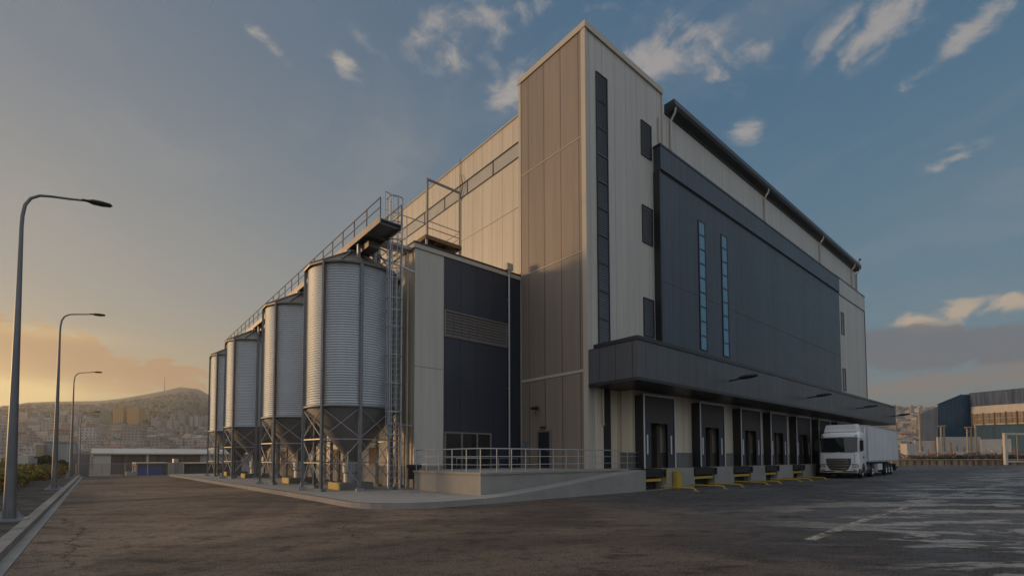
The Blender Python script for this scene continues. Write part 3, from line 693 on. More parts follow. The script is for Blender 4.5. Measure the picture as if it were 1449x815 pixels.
RL = thing('platform_railing', 'galvanised steel railing with three rails round the raised platform', 'railing', (12.0, 15.98, 1.155))
mb = MB(); zt = 2.15
mb.tube([(12.0, 21.3, zt), (12.0, 15.98, zt), (21.0, 15.98, zt), (21.3, 15.98, zt-.10), (23.2, 15.98, zt-.12)], .026, 8)
mb.build('top_rail', 'galv', RL)
for dz in (.33, .68):
    MB().tube([(12.0, 21.3, zt-dz), (12.0, 15.98, zt-dz), (23.2, 15.98, zt-dz)], .016, 6).build('mid_rail', 'galv', RL)
for x in (12.85, 13.67, 14.5, 15.38, 16.25, 17.12, 17.98, 18.94, 19.84, 20.9, 22.0, 23.18): MB().tube([(x, 15.98, 1.156), (x, 15.98, zt-(.13 if x > 21 else .02))], .022, 8).build('post', 'galv', RL)
for y in (16.0, 17.0, 18.1, 19.2, 20.3, 21.28): MB().tube([(12.0, y, 1.156), (12.0, y, zt-.02)], .022, 8).build('post', 'galv', RL)
for y in (18.5, 20.0): pass
RL2 = thing('entrance_handrail', 'short low steel guard rail behind the platform railing in front of the glazed entrance', 'railing', (14.6, 21.6, 1.155))
MB().tube([(14.6, 21.6, 1.156), (14.6, 21.6, 1.75), (18.9, 21.6, 1.75), (18.9, 21.6, 1.156)], .03, 8).build('top_rail', 'galv', RL2)
for x in (16.0, 17.5): MB().tube([(x, 21.6, 1.156), (x, 21.6, 1.73)], .022, 8).build('post', 'galv', RL2)

# ------------------------------------------------------------------ silos
SX, SYs, SR, Z0, ZE = 9.95, (24.3, 32.45, 44.1, 51.3), 2.32, 4.25, 11.15
NL = 8; PH = R(211.9)
def silo_mat():
    m, w, b = new_mat('corrugated_silo_steel'); p = wpos(w); z = w.sep(p)[2]
    n = w.noise(w.sc_(p, 1, 1, .2), 2.2, 5, .6); ring = w.m('FLOOR', w.m('DIVIDE', z, 1.15))
    wn = w.n('ShaderNodeTexWhiteNoise', noise_dimensions='1D'); w.put(wn.inputs[1], ring)
    t = w.m('ADD', w.m('ADD', .78, w.m('MULTIPLY', n, .34)), w.m('MULTIPLY', wn.outputs[0], .10))
    w.put(b.inputs['Base Color'], w.v('MULTIPLY', (.46, .50, .54), w.comb(t, t, t)))
    b.inputs['Metallic'].default_value = .55; w.put(b.inputs['Roughness'], w.m('ADD', .42, w.m('MULTIPLY', n, .2))); return m
M['silo'] = silo_mat()
def make_silo():
    S = thing('grain_silo', 'x', 'silo', (0, 0, 0), 'grain silos on steel legs in a row')
    prof = []; n = int((ZE-Z0)/.12); k = n*6
    for i in range(k+1):
        z = Z0+(ZE-Z0)*i/k; prof.append((SR-.10+.016*math.sin(2*PI*i/6), z))
    MB().lathe(prof, 72).build('cylinder', 'silo', S, True)
    rf = MB(); n = 16                                            # folded roof: flat sectors with raised seams
    rf.lathe([(SR+.08, ZE-.06), (SR+.10, ZE+.02), (SR*.6, ZE+.56), (.5, ZE+1.18)], n, smooth=False, a0=PH)
    for i in range(n):
        a = PH+2*PI*i/n; c, s_ = math.cos(a), math.sin(a); rf.bar(((SR+.08)*c, (SR+.08)*s_, ZE+.05), (.5*c, .5*s_, ZE+1.21), .05, .08)
    rf = rf.build('roof', 'roofsteel', S, True)
    MB().lathe([(.5, ZE+1.16), (.52, ZE+1.33), (.0, ZE+1.35)], 16, smooth=False).build('roof_cap', 'hopper', rf, True)
    hp = MB().lathe([(SR-.12, Z0), (SR-.1, Z0-.12), (.42, 1.95), (.30, 1.6)], 32)
    hp.build('hopper', 'hopper', S, True)
    for i in range(0): pass
    MB().lathe([(.30, 1.6), (.46, 1.55), (.46, 1.05), (.40, 1.0), (.40, .52), (.5, .5), (.5, .45)], 20, smooth=False).tube([(-.3, -.35, 1.2), (-.35, -.4, 2.3)], .05, 6).tube([(-.35, -.4, 2.25), (-.35, -.4, 2.4)], .11, 8).build('outlet', 'galvd', S, True)
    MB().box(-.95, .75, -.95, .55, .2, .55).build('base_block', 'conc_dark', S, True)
    MB().box(-.99, -.952, -.95, .55, .22, .56).build('sunlit_face_tint', 'yellow', S, True)  # low sun on the block's sunset side, painted as a yellow sheet
    Ps = []
    for i in range(NL):
        a = PH+2*PI*i/NL; c, s_ = math.cos(a), math.sin(a); Ps.append((SR*c, SR*s_))
        t = Vector((-s_, c, 0)); n_ = Vector((c, s_, 0)); lg = MB()
        for (rw_, w_, th) in ((SR+.0, .19, .025), (SR+.085, .12, .02)): pass
        def prof_box(r0, r1, hw, z0, z1):
            v = [n_*r_+t*h_+Vector((0, 0, z)) for z in (z0, z1) for r_, h_ in ((r0, -hw), (r1, -hw), (r1, hw), (r0, hw))]
            lg.add(v, [(0, 3, 2, 1), (4, 5, 6, 7), (0, 1, 5, 4), (1, 2, 6, 5), (2, 3, 7, 6), (3, 0, 4, 7)])
        prof_box(SR-.05, SR+.02, .085, .34, ZE-.02); prof_box(SR+.02, SR+.07, .05, .34, ZE-.05)
        l = lg.build('leg', 'galv' if 0 else 'pole', S, True)
        lg = MB(); prof_box(SR-.17, SR+.19, .17, .2, .34); lg.build('foot', 'galvd', l, True)
    for i in range(NL):
        a, b_ = Ps[i], Ps[(i+1) % NL]; m = MB()
        for z0, z1 in ((.55, 2.62), (2.72, 4.15)):
            m.tube([(*a, z0), (*b_, z1)], .024, 5).tube([(*b_, z0), (*a, z1)], .024, 5)
            mx = [(p+q)/2*1.01 for p, q in zip(a, b_)]; 
        m.bar((*a, 2.67), (*b_, 2.67), .05).bar((*a, 1.55), (*b_, 1.55), .035)
        m.build('brace', 'galvd', S, True)
    MB().lathe([(SR-.05, Z0-.07), (SR+.03, Z0-.07), (SR+.03, Z0+.05), (SR-.05, Z0+.05)], 48).build('ring_beam', 'hopper', S, True)
    return S
s0 = make_silo()
slab = ['nearest and largest-looking corrugated steel grain silo, beside the caged ladder', 'corrugated steel grain silo directly behind the nearest one, second in the row', 'corrugated steel grain silo third in the row, next to last', 'farthest corrugated steel grain silo, last in the row, clear of the catwalk end']
for i, y in enumerate(SYs):
    s = s0 if i == 0 else copy_tree(s0)
    s.location = (SX, y, 0); s['label'] = slab[i]

# ------------------------------------------------------------------ catwalk over the silos
W = thing('silo_catwalk', 'long steel catwalk with handrails running over the row of silos', 'catwalk', (10.1, 40, 12.6))
wx0, wx1, wy0, wy1, wz = 9.5, 10.6, 20.3, 55.8, 12.72
dk = MB().box(wx0+.05, wx1-.05, wy0, wy1, wz-.05, wz).build('deck', 'hopper', W)
MB().box(wx0, wx0+.048, wy0, wy1, wz-.22, wz+.10).box(wx1-.048, wx1, wy0, wy1, wz-.22, wz+.10).build('side_beam', 'roofsteel', W)
m = MB(); y = wy0+.2
while y < wy1: m.box(wx0+.05, wx1-.05, y, y+.09, wz-.16, wz-.052); y += 1.45
m.build('cross_beam', 'galvd', W)
for x in (wx0+.02, wx1-.02):
    m = MB().tube([(x, wy0, wz+.95), (x, wy1, wz+.95)], .03, 6).tube([(x, wy0, wz+.5), (x, wy1, wz+.5)], .025, 6); y = wy0
    while y <= wy1+.1: m.tube([(x, y, wz+.05), (x, y, wz+.95)], .03, 6); y += 1.48
    m.build('handrail', 'rail', W)
for y in SYs:
    for dx, dy in ((-.45, -1.2), (.75, -1.2), (-.45, 1.1), (.75, 1.1)):
        x = 10.1+dx*.9; rr = math.hypot(x-SX, dy); zz_ = ZE+.95-(rr-.4)*.5
        m = MB().box(x-.07, x+.07, y+dy-.07, y+dy+.07, zz_-.1, wz-.225)
        m.build('support_post', 'galv', W)
    MB().bar((9.7, y-1.2, wz-.3), (10.8, y-1.2, 11.9), .07).bar((9.7, y-1.1, 12.0), (9.7, y+1.0, wz-.3), .06).bar((10.78, y-2.0, 11.5), (10.78, y-1.2, wz-.4), .05).build('diagonal_brace', 'galvd', W)
# far downpipe spouts from the conveyor under the walkway
MB().box(9.85, 10.45, 22.3, 55.5, wz-.55, wz-.24).build('conveyor_trough', 'roofsteel', W)
m = MB().bar((10.5, 23.0, wz-.2), (10.5, 23.0, 11.3), .15, .15).bar((10.5, 23.0, 12.6), (10.9, 21.9, 11.9), .07).bar((10.5, 23.0, 12.1), (12.5, 22.5, 11.6), .07)
m.build('support_post', 'galv', W)

# caged ladder
Ld = thing('cage_ladder', 'galvanised caged ladder rising from the pavement to the catwalk, before the nearest silo', 'ladder', (11.1, 22.0, .2))
lc = Vector((11.15, 21.95, 0)); lu = Vector((math.cos(R(-42)), math.sin(R(-42)), 0)); ln = Vector((-lu.y, lu.x, 0))*-1   # lu across, ln outwards
lh = .29; ztop = 14.9
for e in (-1, 1):
    p = lc+lu*lh*e; MB().box(p.x-.04, p.x+.04, p.y-.04, p.y+.04, .2, ztop).build('stringer', 'galv', Ld)
z = .5
while z < 13.9: MB().tube([lc-lu*lh+Vector((0, 0, z)), lc+lu*lh+Vector((0, 0, z))], .020, 5).build('rung', 'galv', Ld); z += .30
def hoop(z, r=.37, w_=.03):
    m = MB(); c = lc+Vector((0, 0, z)); pts = []
    for k in range(13):
        a = R(-15+210*k/12); q = c+lu*r*1.02*math.cos(a)-(-ln)*(.30+r*math.sin(a))*1.0 if 0 else c+lu*(r*math.cos(a))+ln*(.26+r*math.sin(a)); pts.append(q)
    pts = [c+lu*lh]+pts+[c-lu*lh]; m.tube(pts, w_, 5); return m, pts
hp_ = []
for z in (2.9, 4.0, 5.4, 6.8, 8.2, 9.0, 9.6, 10.6, 11.9, 12.5, 13.4, 14.7):
    m, pts = hoop(z); m.build('cage_hoop', 'galv', Ld); hp_.append(pts)
for k in (2, 5, 7, 9, 12):
    MB().tube([(*hp_[0][k].xy, 2.7), (*hp_[0][k].xy, 14.7)], .022, 5).build('cage_strap', 'galv', Ld)
for z in (2.6, 5, 7.5, 10, 12.2):
    MB().bar(lc+Vector((0, 0, z))-lu*lh, lc+Vector((0, 0, z))-lu*lh-ln*.35, .04).bar(lc+Vector((0, 0, z))+lu*lh, lc+Vector((0, 0, z))+lu*lh-ln*.35, .04).build('wall_bracket', 'galv', Ld)
rest = MB().box(10.75, 12.1, 22.0, 22.5, 3.4, 3.46).build('rest_plate', 'galvd', Ld)

# bridge platform with its hoisting frame on the annex roof
G = thing('rooftop_bridge', 'rusty steel bridge platform with a tall open frame on the annex roof', 'platform', (14.4, 23.4, 13.3))
gz = 13.95; ga, gb = 22.75, 24.2
MB().box(10.95, 13.3, 22.9, 23.7, 12.95, 13.0).box(10.95, 13.3, 22.86, 22.898, 12.9, 13.05).build('link_deck', 'galvd', G)
MB().box(13.35, 15.6, ga, gb, gz-.06, gz).box(13.30, 13.348, ga-.05, gb, gz-.2, gz+.02).box(13.35, 15.6, ga-.05, ga-.002, gz-.2, gz+.02).box(15.602, 15.66, ga-.05, gb, gz-.2, gz+.02).build('deck', 'rust', G)
MB().bar((13.4, ga+.1, gz-.12), (15.5, gb-.1, gz-.32), .1, .14).bar((13.5, gb-.2, gz-.12), (15.4, ga+.1, gz-.32), .1, .14).box(14.0, 14.12, ga, gb, gz-.25, gz-.062).box(14.8, 14.92, ga, gb, gz-.25, gz-.062).build('timber_bearer', 'rust', G)
for x, y in ((13.4, ga), (15.6, ga), (13.4, gb-.05), (15.6, gb-.05)): MB().box(x-.05, x+.05, y, y+.1, 13.25, gz-.21).build('leg', 'galvd', G)
MB().box(13.36, 13.46, ga-.04, ga+.06, gz+.02, 17.05).box(15.5, 15.6, ga-.04, ga+.06, gz+.02, 17.05).box(13.36, 15.6, ga-.04, ga+.06, 17.052, 17.15).build('frame', 'roofsteel', G)
for dz in (.62, .25): MB().tube([(13.46, ga, gz+dz+.2), (15.5, ga, gz+dz+.2)], .022, 6).tube([(15.58, ga, gz+dz+.2), (15.58, gb, gz+dz+.2)], .022, 6).build('rail', 'roofsteel', G)
m = MB().tube([(11.0, 22.9, 14.66), (13.36, 22.9, 14.66)], .024, 6); 
for x in (11.1, 12.25): m.tube([(x, 22.9, 13.05), (x, 22.9, 14.66)], .022, 6)
m.tube([(11.0, 22.9, 15.6), (11.75, 22.9, 15.5), (11.75, 22.9, 13.05)], .024, 6).tube([(11.0, 22.9, 13.05), (11.0, 22.9, 15.6)], .024, 6)
m.build('handrail', 'galv', G)

# ------------------------------------------------------------------ yellow wheel guides and bollard
gl = [(23.7, 12.8, 15.0), (26.7, 12.95, 14.9), (29.0, 12.95, 14.95), (32.5, 13.0, 14.95), (34.6, 13.0, 14.95), (38.2, 13.0, 14.95), (40.4, 13.0, 14.95), (43.6, 13.0, 14.95)]
gn = ['yellow tubular wheel guide beside the bollard, leftmost of the row', 'yellow wheel guide before the first wide dock pier', 'yellow wheel guide just left of the second dock leveller', 'yellow wheel guide right of the second dock leveller', 'yellow wheel guide left of the fourth dock opening', 'yellow wheel guide by the fourth dock pier', 'yellow wheel guide second nearest to the truck', 'yellow wheel guide ending nearest to the truck front']
gp = None
for i, (x, y0, y1) in enumerate(gl):
    if gp is None:
        gp = thing('wheel_guide', gn[0], 'wheel guide', (x, y1, 0), 'yellow wheel guides at the docks')
        MB().tube([(0, 0, .15), (0, -1.85, .15), (0, -1.97, .11), (.0, -2.08, 0)], .042, 10).build('tube', 'yellow', gp, True)
        MB().box(-.09, .09, -.08, .02, 0, .03).box(-.09, .09, -2.2, -2.0, 0, .03).build('foot_plate', 'yellow', gp, True)
        o = gp
    else: o = copy_tree(gp)
    o.location = (x, y1, 0); o['label'] = gn[i]
bo = MB().box(24.75, 25.15, YD-.32, YD-.05, 0, 1.0).box(24.85, 25.3, YD-.05, YD-.01, .3, .9)
single('dock_bollard', box(24.85, 25.3, YD-.30, YD-.06, 0, .98).box(25.302, 25.42, YD-.28, YD-.08, .25, .7), 'yellow', 'square yellow protection post standing against the first dock pier', 'bollard')
single('dock_post', box(24.05, 24.17, YD-.16, YD-.02, .35, 1.05), 'yellow', 'thin yellow guard beside the first dock leveller', 'guard post')

# ------------------------------------------------------------------ truck
K = 1.13
T = thing('articulated_truck', 'white articulated truck with a box trailer parked beside the docks', 'truck', (46.85, 12.9, 0))
T.rotation_euler = (0, 0, R(3.1))
def tb(mb, name, mat, parent=T):
    mb.v = [(x*K, y*K, z*K) for x, y, z in mb.v]; return mb.build(name, mat, parent, True)
def rrect(xf, xr, hw, rad, n=5):
    """plan outline, rounded at the front corners"""
    p = []
    for k in range(n+1): a = R(90*k/n); p.append((xf+rad-rad*math.cos(a)*1.0, -hw+rad-rad*math.sin(a)))
    p = [(xf+rad*(1-math.cos(R(90*k/n))), -(hw-rad)-rad*math.sin(R(90*k/n))) for k in range(n+1)]
    q = [(x, -y) for x, y in p][::-1]
    bow = [(xf-.05, y) for y in (hw*.35, 0, -hw*.35)]
    return [(xr, hw)]+q+bow+p+[(xr, -hw)]
lv = [(.42, .02, 1.20, .18), (.62, -.02, 1.25, .22), (1.0, -.03, 1.25, .24), (1.5, .0, 1.25, .24), (1.85, .03, 1.25, .24), (2.3, .10, 1.24, .24), (2.75, .20, 1.23, .26), (3.05, .28, 1.22, .28), (3.3, .42, 1.19, .30), (3.42, .70, 1.10, .3)]
vs = []; n0 = None
m = MB()
for z, xf, hw, rd in lv:
    o = rrect(xf, 2.3, hw, rd); n0 = len(o); vs += [(x, y, z) for x, y in o]
fs = [(i*n0+(k+1) % n0, i*n0+k, (i+1)*n0+k, (i+1)*n0+(k+1) % n0) for i in range(len(lv)-1) for k in range(n0)]
m.add(vs, fs, True); m.add([vs[(len(lv)-1)*n0+k] for k in range(n0)], [tuple(range(n0))[::-1]]); m.add([vs[k] for k in range(n0)], [tuple(range(n0))])
cab = tb(m, 'cab', 'white')
def front_patch(z0, z1, y0, y1, out, thick=.0, side=0.):
    """a patch lying on the cab's front between two heights"""
    def xfa(z): return float(np.interp(z, [a[0] for a in lv], [a[1] for a in lv]))
    def xat(y, z):
        hw = float(np.interp(z, [a[0] for a in lv], [a[2] for a in lv])); rd = float(np.interp(z, [a[0] for a in lv], [a[3] for a in lv])); xf = xfa(z)
        ay = abs(y)
        if ay <= hw*.35: return xf-.05
        if ay <= hw-rd: return xf-.05+.05*(ay-hw*.35)/(hw-rd-hw*.35)
        s = min(1, (ay-(hw-rd))/rd); return xf+rd*(1-math.sqrt(max(0, 1-s*s)))
    m = MB(); ny, nz = 22, 6; v = []
    for j in range(nz+1):
        z = z0+(z1-z0)*j/nz
        for i in range(ny+1):
            y = y0+(y1-y0)*i/ny; v.append((xat(y, z)-out, y, z))
    m.add(v, [(j*(ny+1)+i, (j+1)*(ny+1)+i, (j+1)*(ny+1)+i+1, j*(ny+1)+i+1) for j in range(nz) for i in range(ny)], True)
    return m
tb(front_patch(1.93, 2.98, -1.15, 1.15, .022), 'windscreen', 'glass', cab)
g = front_patch(.58, 1.46, -.78, .78, .02); 
# grille narrows downwards
g.v = [(x, y*(.70+.30*min(1, (z-.58)/.5)), z) for x, y, z in g.v]
grl = tb(g, 'grille', 'grey_pl', cab)
for z in (.72, .93, 1.14, 1.33):
    hw = .50 if z < .8 else (.62 if z < 1.2 else .56); m = MB().tube([(-.07, -hw, z+.03), (-.10, -hw*.6, z-.01), (-.11, 0, z-.01), (-.10, hw*.6, z-.01), (-.07, hw, z+.03)], .032, 6)
    tb(m, 'grille_bar', 'chrome', grl)
for s_ in (-1, 1):
    tb(front_patch(.80, 1.02, *(sorted((s_*.86, s_*1.2))), .02), 'headlight', 'lens', cab)
    tb(front_patch(.56, .68, *(sorted((s_*.86, s_*1.1))), .02), 'fog_light', 'lens', cab)
    tb(front_patch(3.08, 3.16, *(sorted((s_*1.0, s_*1.1))), .03), 'marker_light', 'glass', cab)
tb(front_patch(1.03, 1.06, -1.24, 1.24, .012), 'panel_gap', 'grey_pl', cab)
tb(MB().box(-.09, -.065, -.26, .26, .42, .54), 'number_plate', 'plate', cab)
tb(MB().box(.1, 2.2, -1.1, 1.1, .30, .419), 'bumper_skirt', 'black', cab)
tb(front_patch(.46, .55, -1.2, 1.2, .012), 'lower_bumper', 'grey_pl', cab)
for s_ in (-1, 1):
    tb(front_patch(.785, 1.035, *(sorted((s_*.84, s_*1.22))), .010), 'headlight_frame', 'grey_pl', cab)
    tb(front_patch(1.9, 1.93, *(sorted((s_*.1, s_*1.0))), .045), 'wiper', 'black', cab)
    tb(front_patch(1.1, 1.8, *(sorted((s_*.98, s_*1.0))), .008), 'panel_gap', 'grey_pl', cab)
tb(front_patch(3.0, 3.03, -1.16, 1.16, .03), 'visor_edge', 'grey_pl', cab)
# side doors, windows, mirrors
for s_ in (-1, 1):
    def side(x0, x1, z0, z1, o=.012):
        def hw(z): return float(np.interp(z, [a[0] for a in lv], [a[2] for a in lv]))
        v = [(x0, s_*(hw(z0)+o), z0), (x1, s_*(hw(z0)+o), z0), (x1, s_*(hw(z1)+o), z1), (x0, s_*(hw(z1)+o), z1)]
        return MB().add(v, [(0, 1, 2, 3) if s_ < 0 else (3, 2, 1, 0)])
    tb(side(.55, 1.45, 2.0, 2.80), 'side_window', 'glass', cab)
    tb(side(.46, .475, 1.1, 2.9).add(side(1.55, 1.565, 1.1, 2.9).v, [(0, 1, 2, 3)]), 'door_seam', 'grey_pl', cab)
    tb(MB().box(1.38, 1.52, *sorted((s_*1.265, s_*1.30)), 1.48, 1.62), 'door_handle', 'black', cab)
    tb(MB().box(.02, .14, *sorted((s_*1.30, s_*1.52)), 2.05, 2.75).tube([(.3, s_*1.22, 2.9), (.08, s_*1.42, 2.85), (.08, s_*1.42, 2.7)], .03, 6).tube([(.3, s_*1.24, 1.95), (.08, s_*1.42, 2.0), (.08, s_*1.42, 2.1)], .03, 6), 'mirror', 'black', cab)
    tb(MB().box(.05, .5, *sorted((s_*1.2, s_*1.27)), .35, .70), 'step', 'grey_pl', cab)
# wheel arch and mudguard
def wheel(x, yc, r, parent, s_):
    m = MB(); w_ = .30 if abs(yc) > 0 else .3
    m.lathe([(r*.60, -w_/2), (r*.93, -w_/2), (r, -w_/2+.05), (r, w_/2-.05), (r*.93, w_/2), (r*.60, w_/2)], 28, smooth=False)
    m.v = [(x+a, yc+c, r+b) for a, b, c in m.v]; wh = tb(m, 'wheel', 'tyre', parent)
    q = MB(); q.lathe([(r*.60, -w_/2+.01), (r*.57, -w_/2+.08), (r*.30, -w_/2+.10), (r*.24, -w_/2-.01), (0, -w_/2-.02)], 24)
    q.v = [(x+a, yc+(c if s_ < 0 else -c), r+b) for a, b, c in q.v]; q = tb(q, 'rim', 'rim', wh)
for s_ in (-1, 1):
    wheel(1.40, s_*1.06, .51, cab, s_)
    m = MB(); pts = [(1.40-.64*math.cos(R(a)), s_*1.2, .51+.64*math.sin(R(a))) for a in range(-5, 181, 15)]
    m.tube(pts, .045, 6); tb(m, 'wheel_arch', 'grey_pl', cab)
    vv = [(1.40-.56*math.cos(R(a)), s_*1.262, .51+.60*math.sin(R(a))) for a in range(-10, 191, 12)]
    tb(MB().add(vv, [tuple(range(len(vv)))[::(1 if s_ > 0 else -1)]]), 'wheel_well', 'black', cab)
# roof air deflector
m = MB(); sec = [(.62, 3.44), (.72, 3.60), (.80, 3.98), (2.15, 4.04), (2.25, 3.42)]
v = [(x, -1.02+(.12 if z > 3.9 else 0), z) for x, z in sec]+[(x, 1.02-(.12 if z > 3.9 else 0), z) for x, z in sec]
m.add(v, [(0, 1, 2, 3, 4)[::1], (9, 8, 7, 6, 5), (1, 0, 5, 6), (2, 1, 6, 7), (3, 2, 7, 8), (4, 3, 8, 9)]); tb(m, 'air_deflector', 'white', cab)
for s_ in (-1, 1):
    tb(MB().add([(2.3, s_*1.2, 1.2), (2.62, s_*1.22, 1.2), (2.62, s_*1.22, 3.95), (2.3, s_*1.16, 3.7)], [(0, 1, 2, 3) if s_ < 0 else (3, 2, 1, 0)]), 'side_fairing', 'white', cab)
tb(MB().box(2.3, 6.6, -.45, .45, .75, 1.05), 'chassis', 'black')
for s_ in (-1, 1):
    tb(MB().tube([(2.45, s_*.95, .72), (3.75, s_*.95, .72)], .30, 14), 'fuel_tank', 'rim')
    tb(MB().box(2.75, 2.79, *sorted((s_*.66, s_*1.27)), .4, 1.05).box(3.1, 3.14, *sorted((s_*.66, s_*1.27)), .4, 1.05).box(3.45, 3.49, *sorted((s_*.66, s_*1.27)), .4, 1.05), 'tank_strap', 'grey_pl')
    wheel(5.05, s_*1.04, .51, T, s_)
tr = tb(MB().box(2.95, 16.4, -1.27, 1.27, 1.20, 4.0), 'trailer', 'trailer')
tb(MB().box(2.93, 16.42, -1.285, -1.271, 1.17, 1.30).box(2.93, 16.42, -1.283, -1.271, 3.93, 4.02).box(2.93, 3.0, -1.284, -1.271, 1.30, 3.93).box(16.34, 16.42, -1.284, -1.271, 1.30, 3.93), 'edge_rail', 'galv', tr)
for k in range(6): tb(MB().box(4.0+2.2*k, 4.12+2.2*k, -1.292, -1.286, 1.2, 1.26), 'side_marker', 'plate', tr)
for k in range(1, 9): tb(MB().box(2.95+1.5*k, 2.962+1.5*k, -1.276, -1.271, 1.31, 3.92), 'side_seam', 'strip', tr)
tb(MB().box(5.8, 16.2, -.5, .5, .95, 1.199), 'frame_rail', 'black', tr)
tb(MB().box(6.7, 8.7, -1.22, -.8, .50, 1.02), 'pallet_box', 'strip', tr)
tb(MB().box(16.0, 16.35, -1.2, 1.2, .50, .62).box(16.1, 16.2, -.7, -.6, .62, .95).box(16.1, 16.2, .6, .7, .62, .95), 'rear_bumper', 'black', tr)
for q_ in (14.9, 9.3): tb(MB().box(q_, q_+.03, -1.25, -.8, .3, .95), 'mudflap', 'black', tr)
for x in (10.6, 11.9, 13.2):
    for s_ in (-1, 1): wheel(x, s_*1.06, .51, tr, s_)

# ------------------------------------------------------------------ street lamps along the kerb
def make_lamp():
    o = thing('street_lamp', 'x', 'street lamp', (0, 0, 0), 'street lamps along the kerb')
    MB().tube([(0, 0, .03), (0, 0, 4), (0, 0, 8.0)], [.125, .078, .042], 16).build('pole', 'pole', o, True)
    pts = [(0, 0, 8.0)]+[(.62-.62*math.cos(R(a)), 0, 8.35+.62*math.sin(R(a))) for a in range(0, 86, 12)]+[(1.05, 0, 9.08), (1.25, 0, 9.14)]
    pts = [(0, 0, 8.0), (0.01, 0, 8.3), (.05, 0, 8.62), (.15, 0, 8.84), (.32, 0, 8.98), (.55, 0, 9.04), (.9, 0, 9.10), (1.22, 0, 9.17)]
    MB().tube(pts, [.042, .041, .039, .037, .035, .033, .031, .03], 12).build('arm', 'pole', o, True)
    q = MB().lathe([(0, 0), (.055, .0), (.062, .12), (.12, .22), (.13, .42), (.09, .60), (0, .66)], 14); q.v = [(1.16+c, a, 9.17+b*.55+c*.07) for a, b, c in q.v]; q.build('lamp_head', 'lamphead', o, True)
    bp_ = MB().box(-.34, .34, -.34, .34, -.05, .03); q = bp_.build('base_plate', 'galvd', o, True)
    m = MB()
    for a in range(4):
        c, s_ = math.cos(PI/4+a*PI/2), math.sin(PI/4+a*PI/2); m.tube([(.27*c, .27*s_, .03), (.27*c, .27*s_, .10)], .025, 6)
        c, s_ = math.cos(a*PI/2), math.sin(a*PI/2); m.add([(.1*c-.01*s_, .1*s_+.01*c, .03), (.28*c, .28*s_, .03), (.11*c, .11*s_, .3)], [(0, 1, 2)]); 
    m.build('bolts', 'galvd', q, True)
    return o
lp = make_lamp()
ll = ['nearest and tallest-looking curved-arm street lamp at the left edge', 'second curved-arm street lamp from the camera along the kerb', 'third curved-arm street lamp along the kerb, in front of the hazy city', 'farthest small curved-arm street lamp, near the end of the kerb']
for i, (y, s_) in enumerate(((18.65, 1.0), (36.3, 1.075), (57.5, 1.03), (84, .98))):
    o = lp if i == 0 else copy_tree(lp)
    o.location = (-1.75, y, height(-1.75, y)+.3 if y > 66 else .14); o.scale = (1.05, 1, s_ if y < 66 else s_*1.28); o['label'] = ll[i]

# ------------------------------------------------------------------ far things: helpers
def zpx(py, D): return EYE+(647.8-py)/FP*D
def gp_(px, D):
    p = at(px, 648, D); return Vector((p.x, p.y, 0))
def slab(px0, px1, z0, z1, D0, D1=None, th=.3, mb=None):
    """an upright wall between two bearings, th metres thick (away from the camera)"""
    D1 = D0 if D1 is None else D1
    a, b = gp_(px0, D0), gp_(px1, D1); n = Vector(((b-a).y, -(b-a).x, 0)).normalized()
    if n.dot(a) < 0: n = -n
    mb = mb or MB(); q = [a, b, b+n*th, a+n*th]
    zz0 = z0 if isinstance(z0, tuple) else (z0, z0); zz1 = z1 if isinstance(z1, tuple) else (z1, z1)
    v = [(q[i].x, q[i].y, zz0[(0, 1, 1, 0)[i]]) for i in range(4)]+[(q[i].x, q[i].y, zz1[(0, 1, 1, 0)[i]]) for i in range(4)]
    mb.add(v, [(0, 3, 2, 1), (4, 5, 6, 7), (0, 1, 5, 4), (1, 2, 6, 5), (2, 3, 7, 6), (3, 0, 4, 7)]); return mb
def leafcloud(blobs, size, seed, flat=.7):
    """many small leaf faces spread through a set of (centre, radii, count) volumes"""
    rng = np.random.default_rng(seed); V = []
    for c, r, n in blobs:
        d = rng.normal(size=(n, 3)); d /= np.linalg.norm(d, axis=1)[:, None]; rad = rng.uniform(.35, 1.06, (n, 1))**.6
        p = np.array(c)+d*rad*np.array(r)
        u = rng.normal(size=(n, 3)); u /= np.linalg.norm(u, axis=1)[:, None]; w = np.cross(u, rng.normal(size=(n, 3))); w /= np.linalg.norm(w, axis=1)[:, None]
        s = size*rng.uniform(.5, 1.3, (n, 1)); V.append(np.stack([p-u*s, p+w*s*.45, p+u*s, p-w*s*.45], 1).reshape(-1, 3))
    V = np.concatenate(V); F = np.arange(len(V)).reshape(-1, 4)
    m = MB(); m.v = [tuple(q) for q in V.tolist()]; m.f = [tuple(q) for q in F.tolist()]; m.sm = [False]*len(m.f); return m

# long shed beyond the end of the yard
H = thing('long_warehouse', 'long low warehouse with a pale sheet roof beyond the end of the yard', 'warehouse', tuple(gp_(200, 118)))
YH = 108.
def onY(px, Y):
    d = Fv+Rv*((px-724.5)/FP)-Uv*((648-CY)/FP); return d.x/d.y*Y
xs_ = {p: onY(p, YH) for p in (127, 133, 157, 207, 210.5, 283, 300)}
dpt = Vector((xs_[210.5], YH, 0)).dot(Fv)
ze, zr = zpx(640.5, dpt), zpx(634.5, dpt+6)
x1h = xs_[300]+30
box(xs_[133], x1h, YH, YH+20, -4.2, ze).build('wall', 'hallwall', H)
for a, b, mt in ((133.3, 157, 'offwhite'), (157.2, 207, 'brownhall'), (210.5, 283, 'brownhall')): box(onY(a, YH), onY(b, YH), YH-.12, YH-.002, -4.1, ze-.25).build('wall_panel', mt, H)
box(onY(207, YH), onY(210.4, YH), YH-.2, YH-.002, -4.1, ze-.1).build('pilaster', 'trim', H)
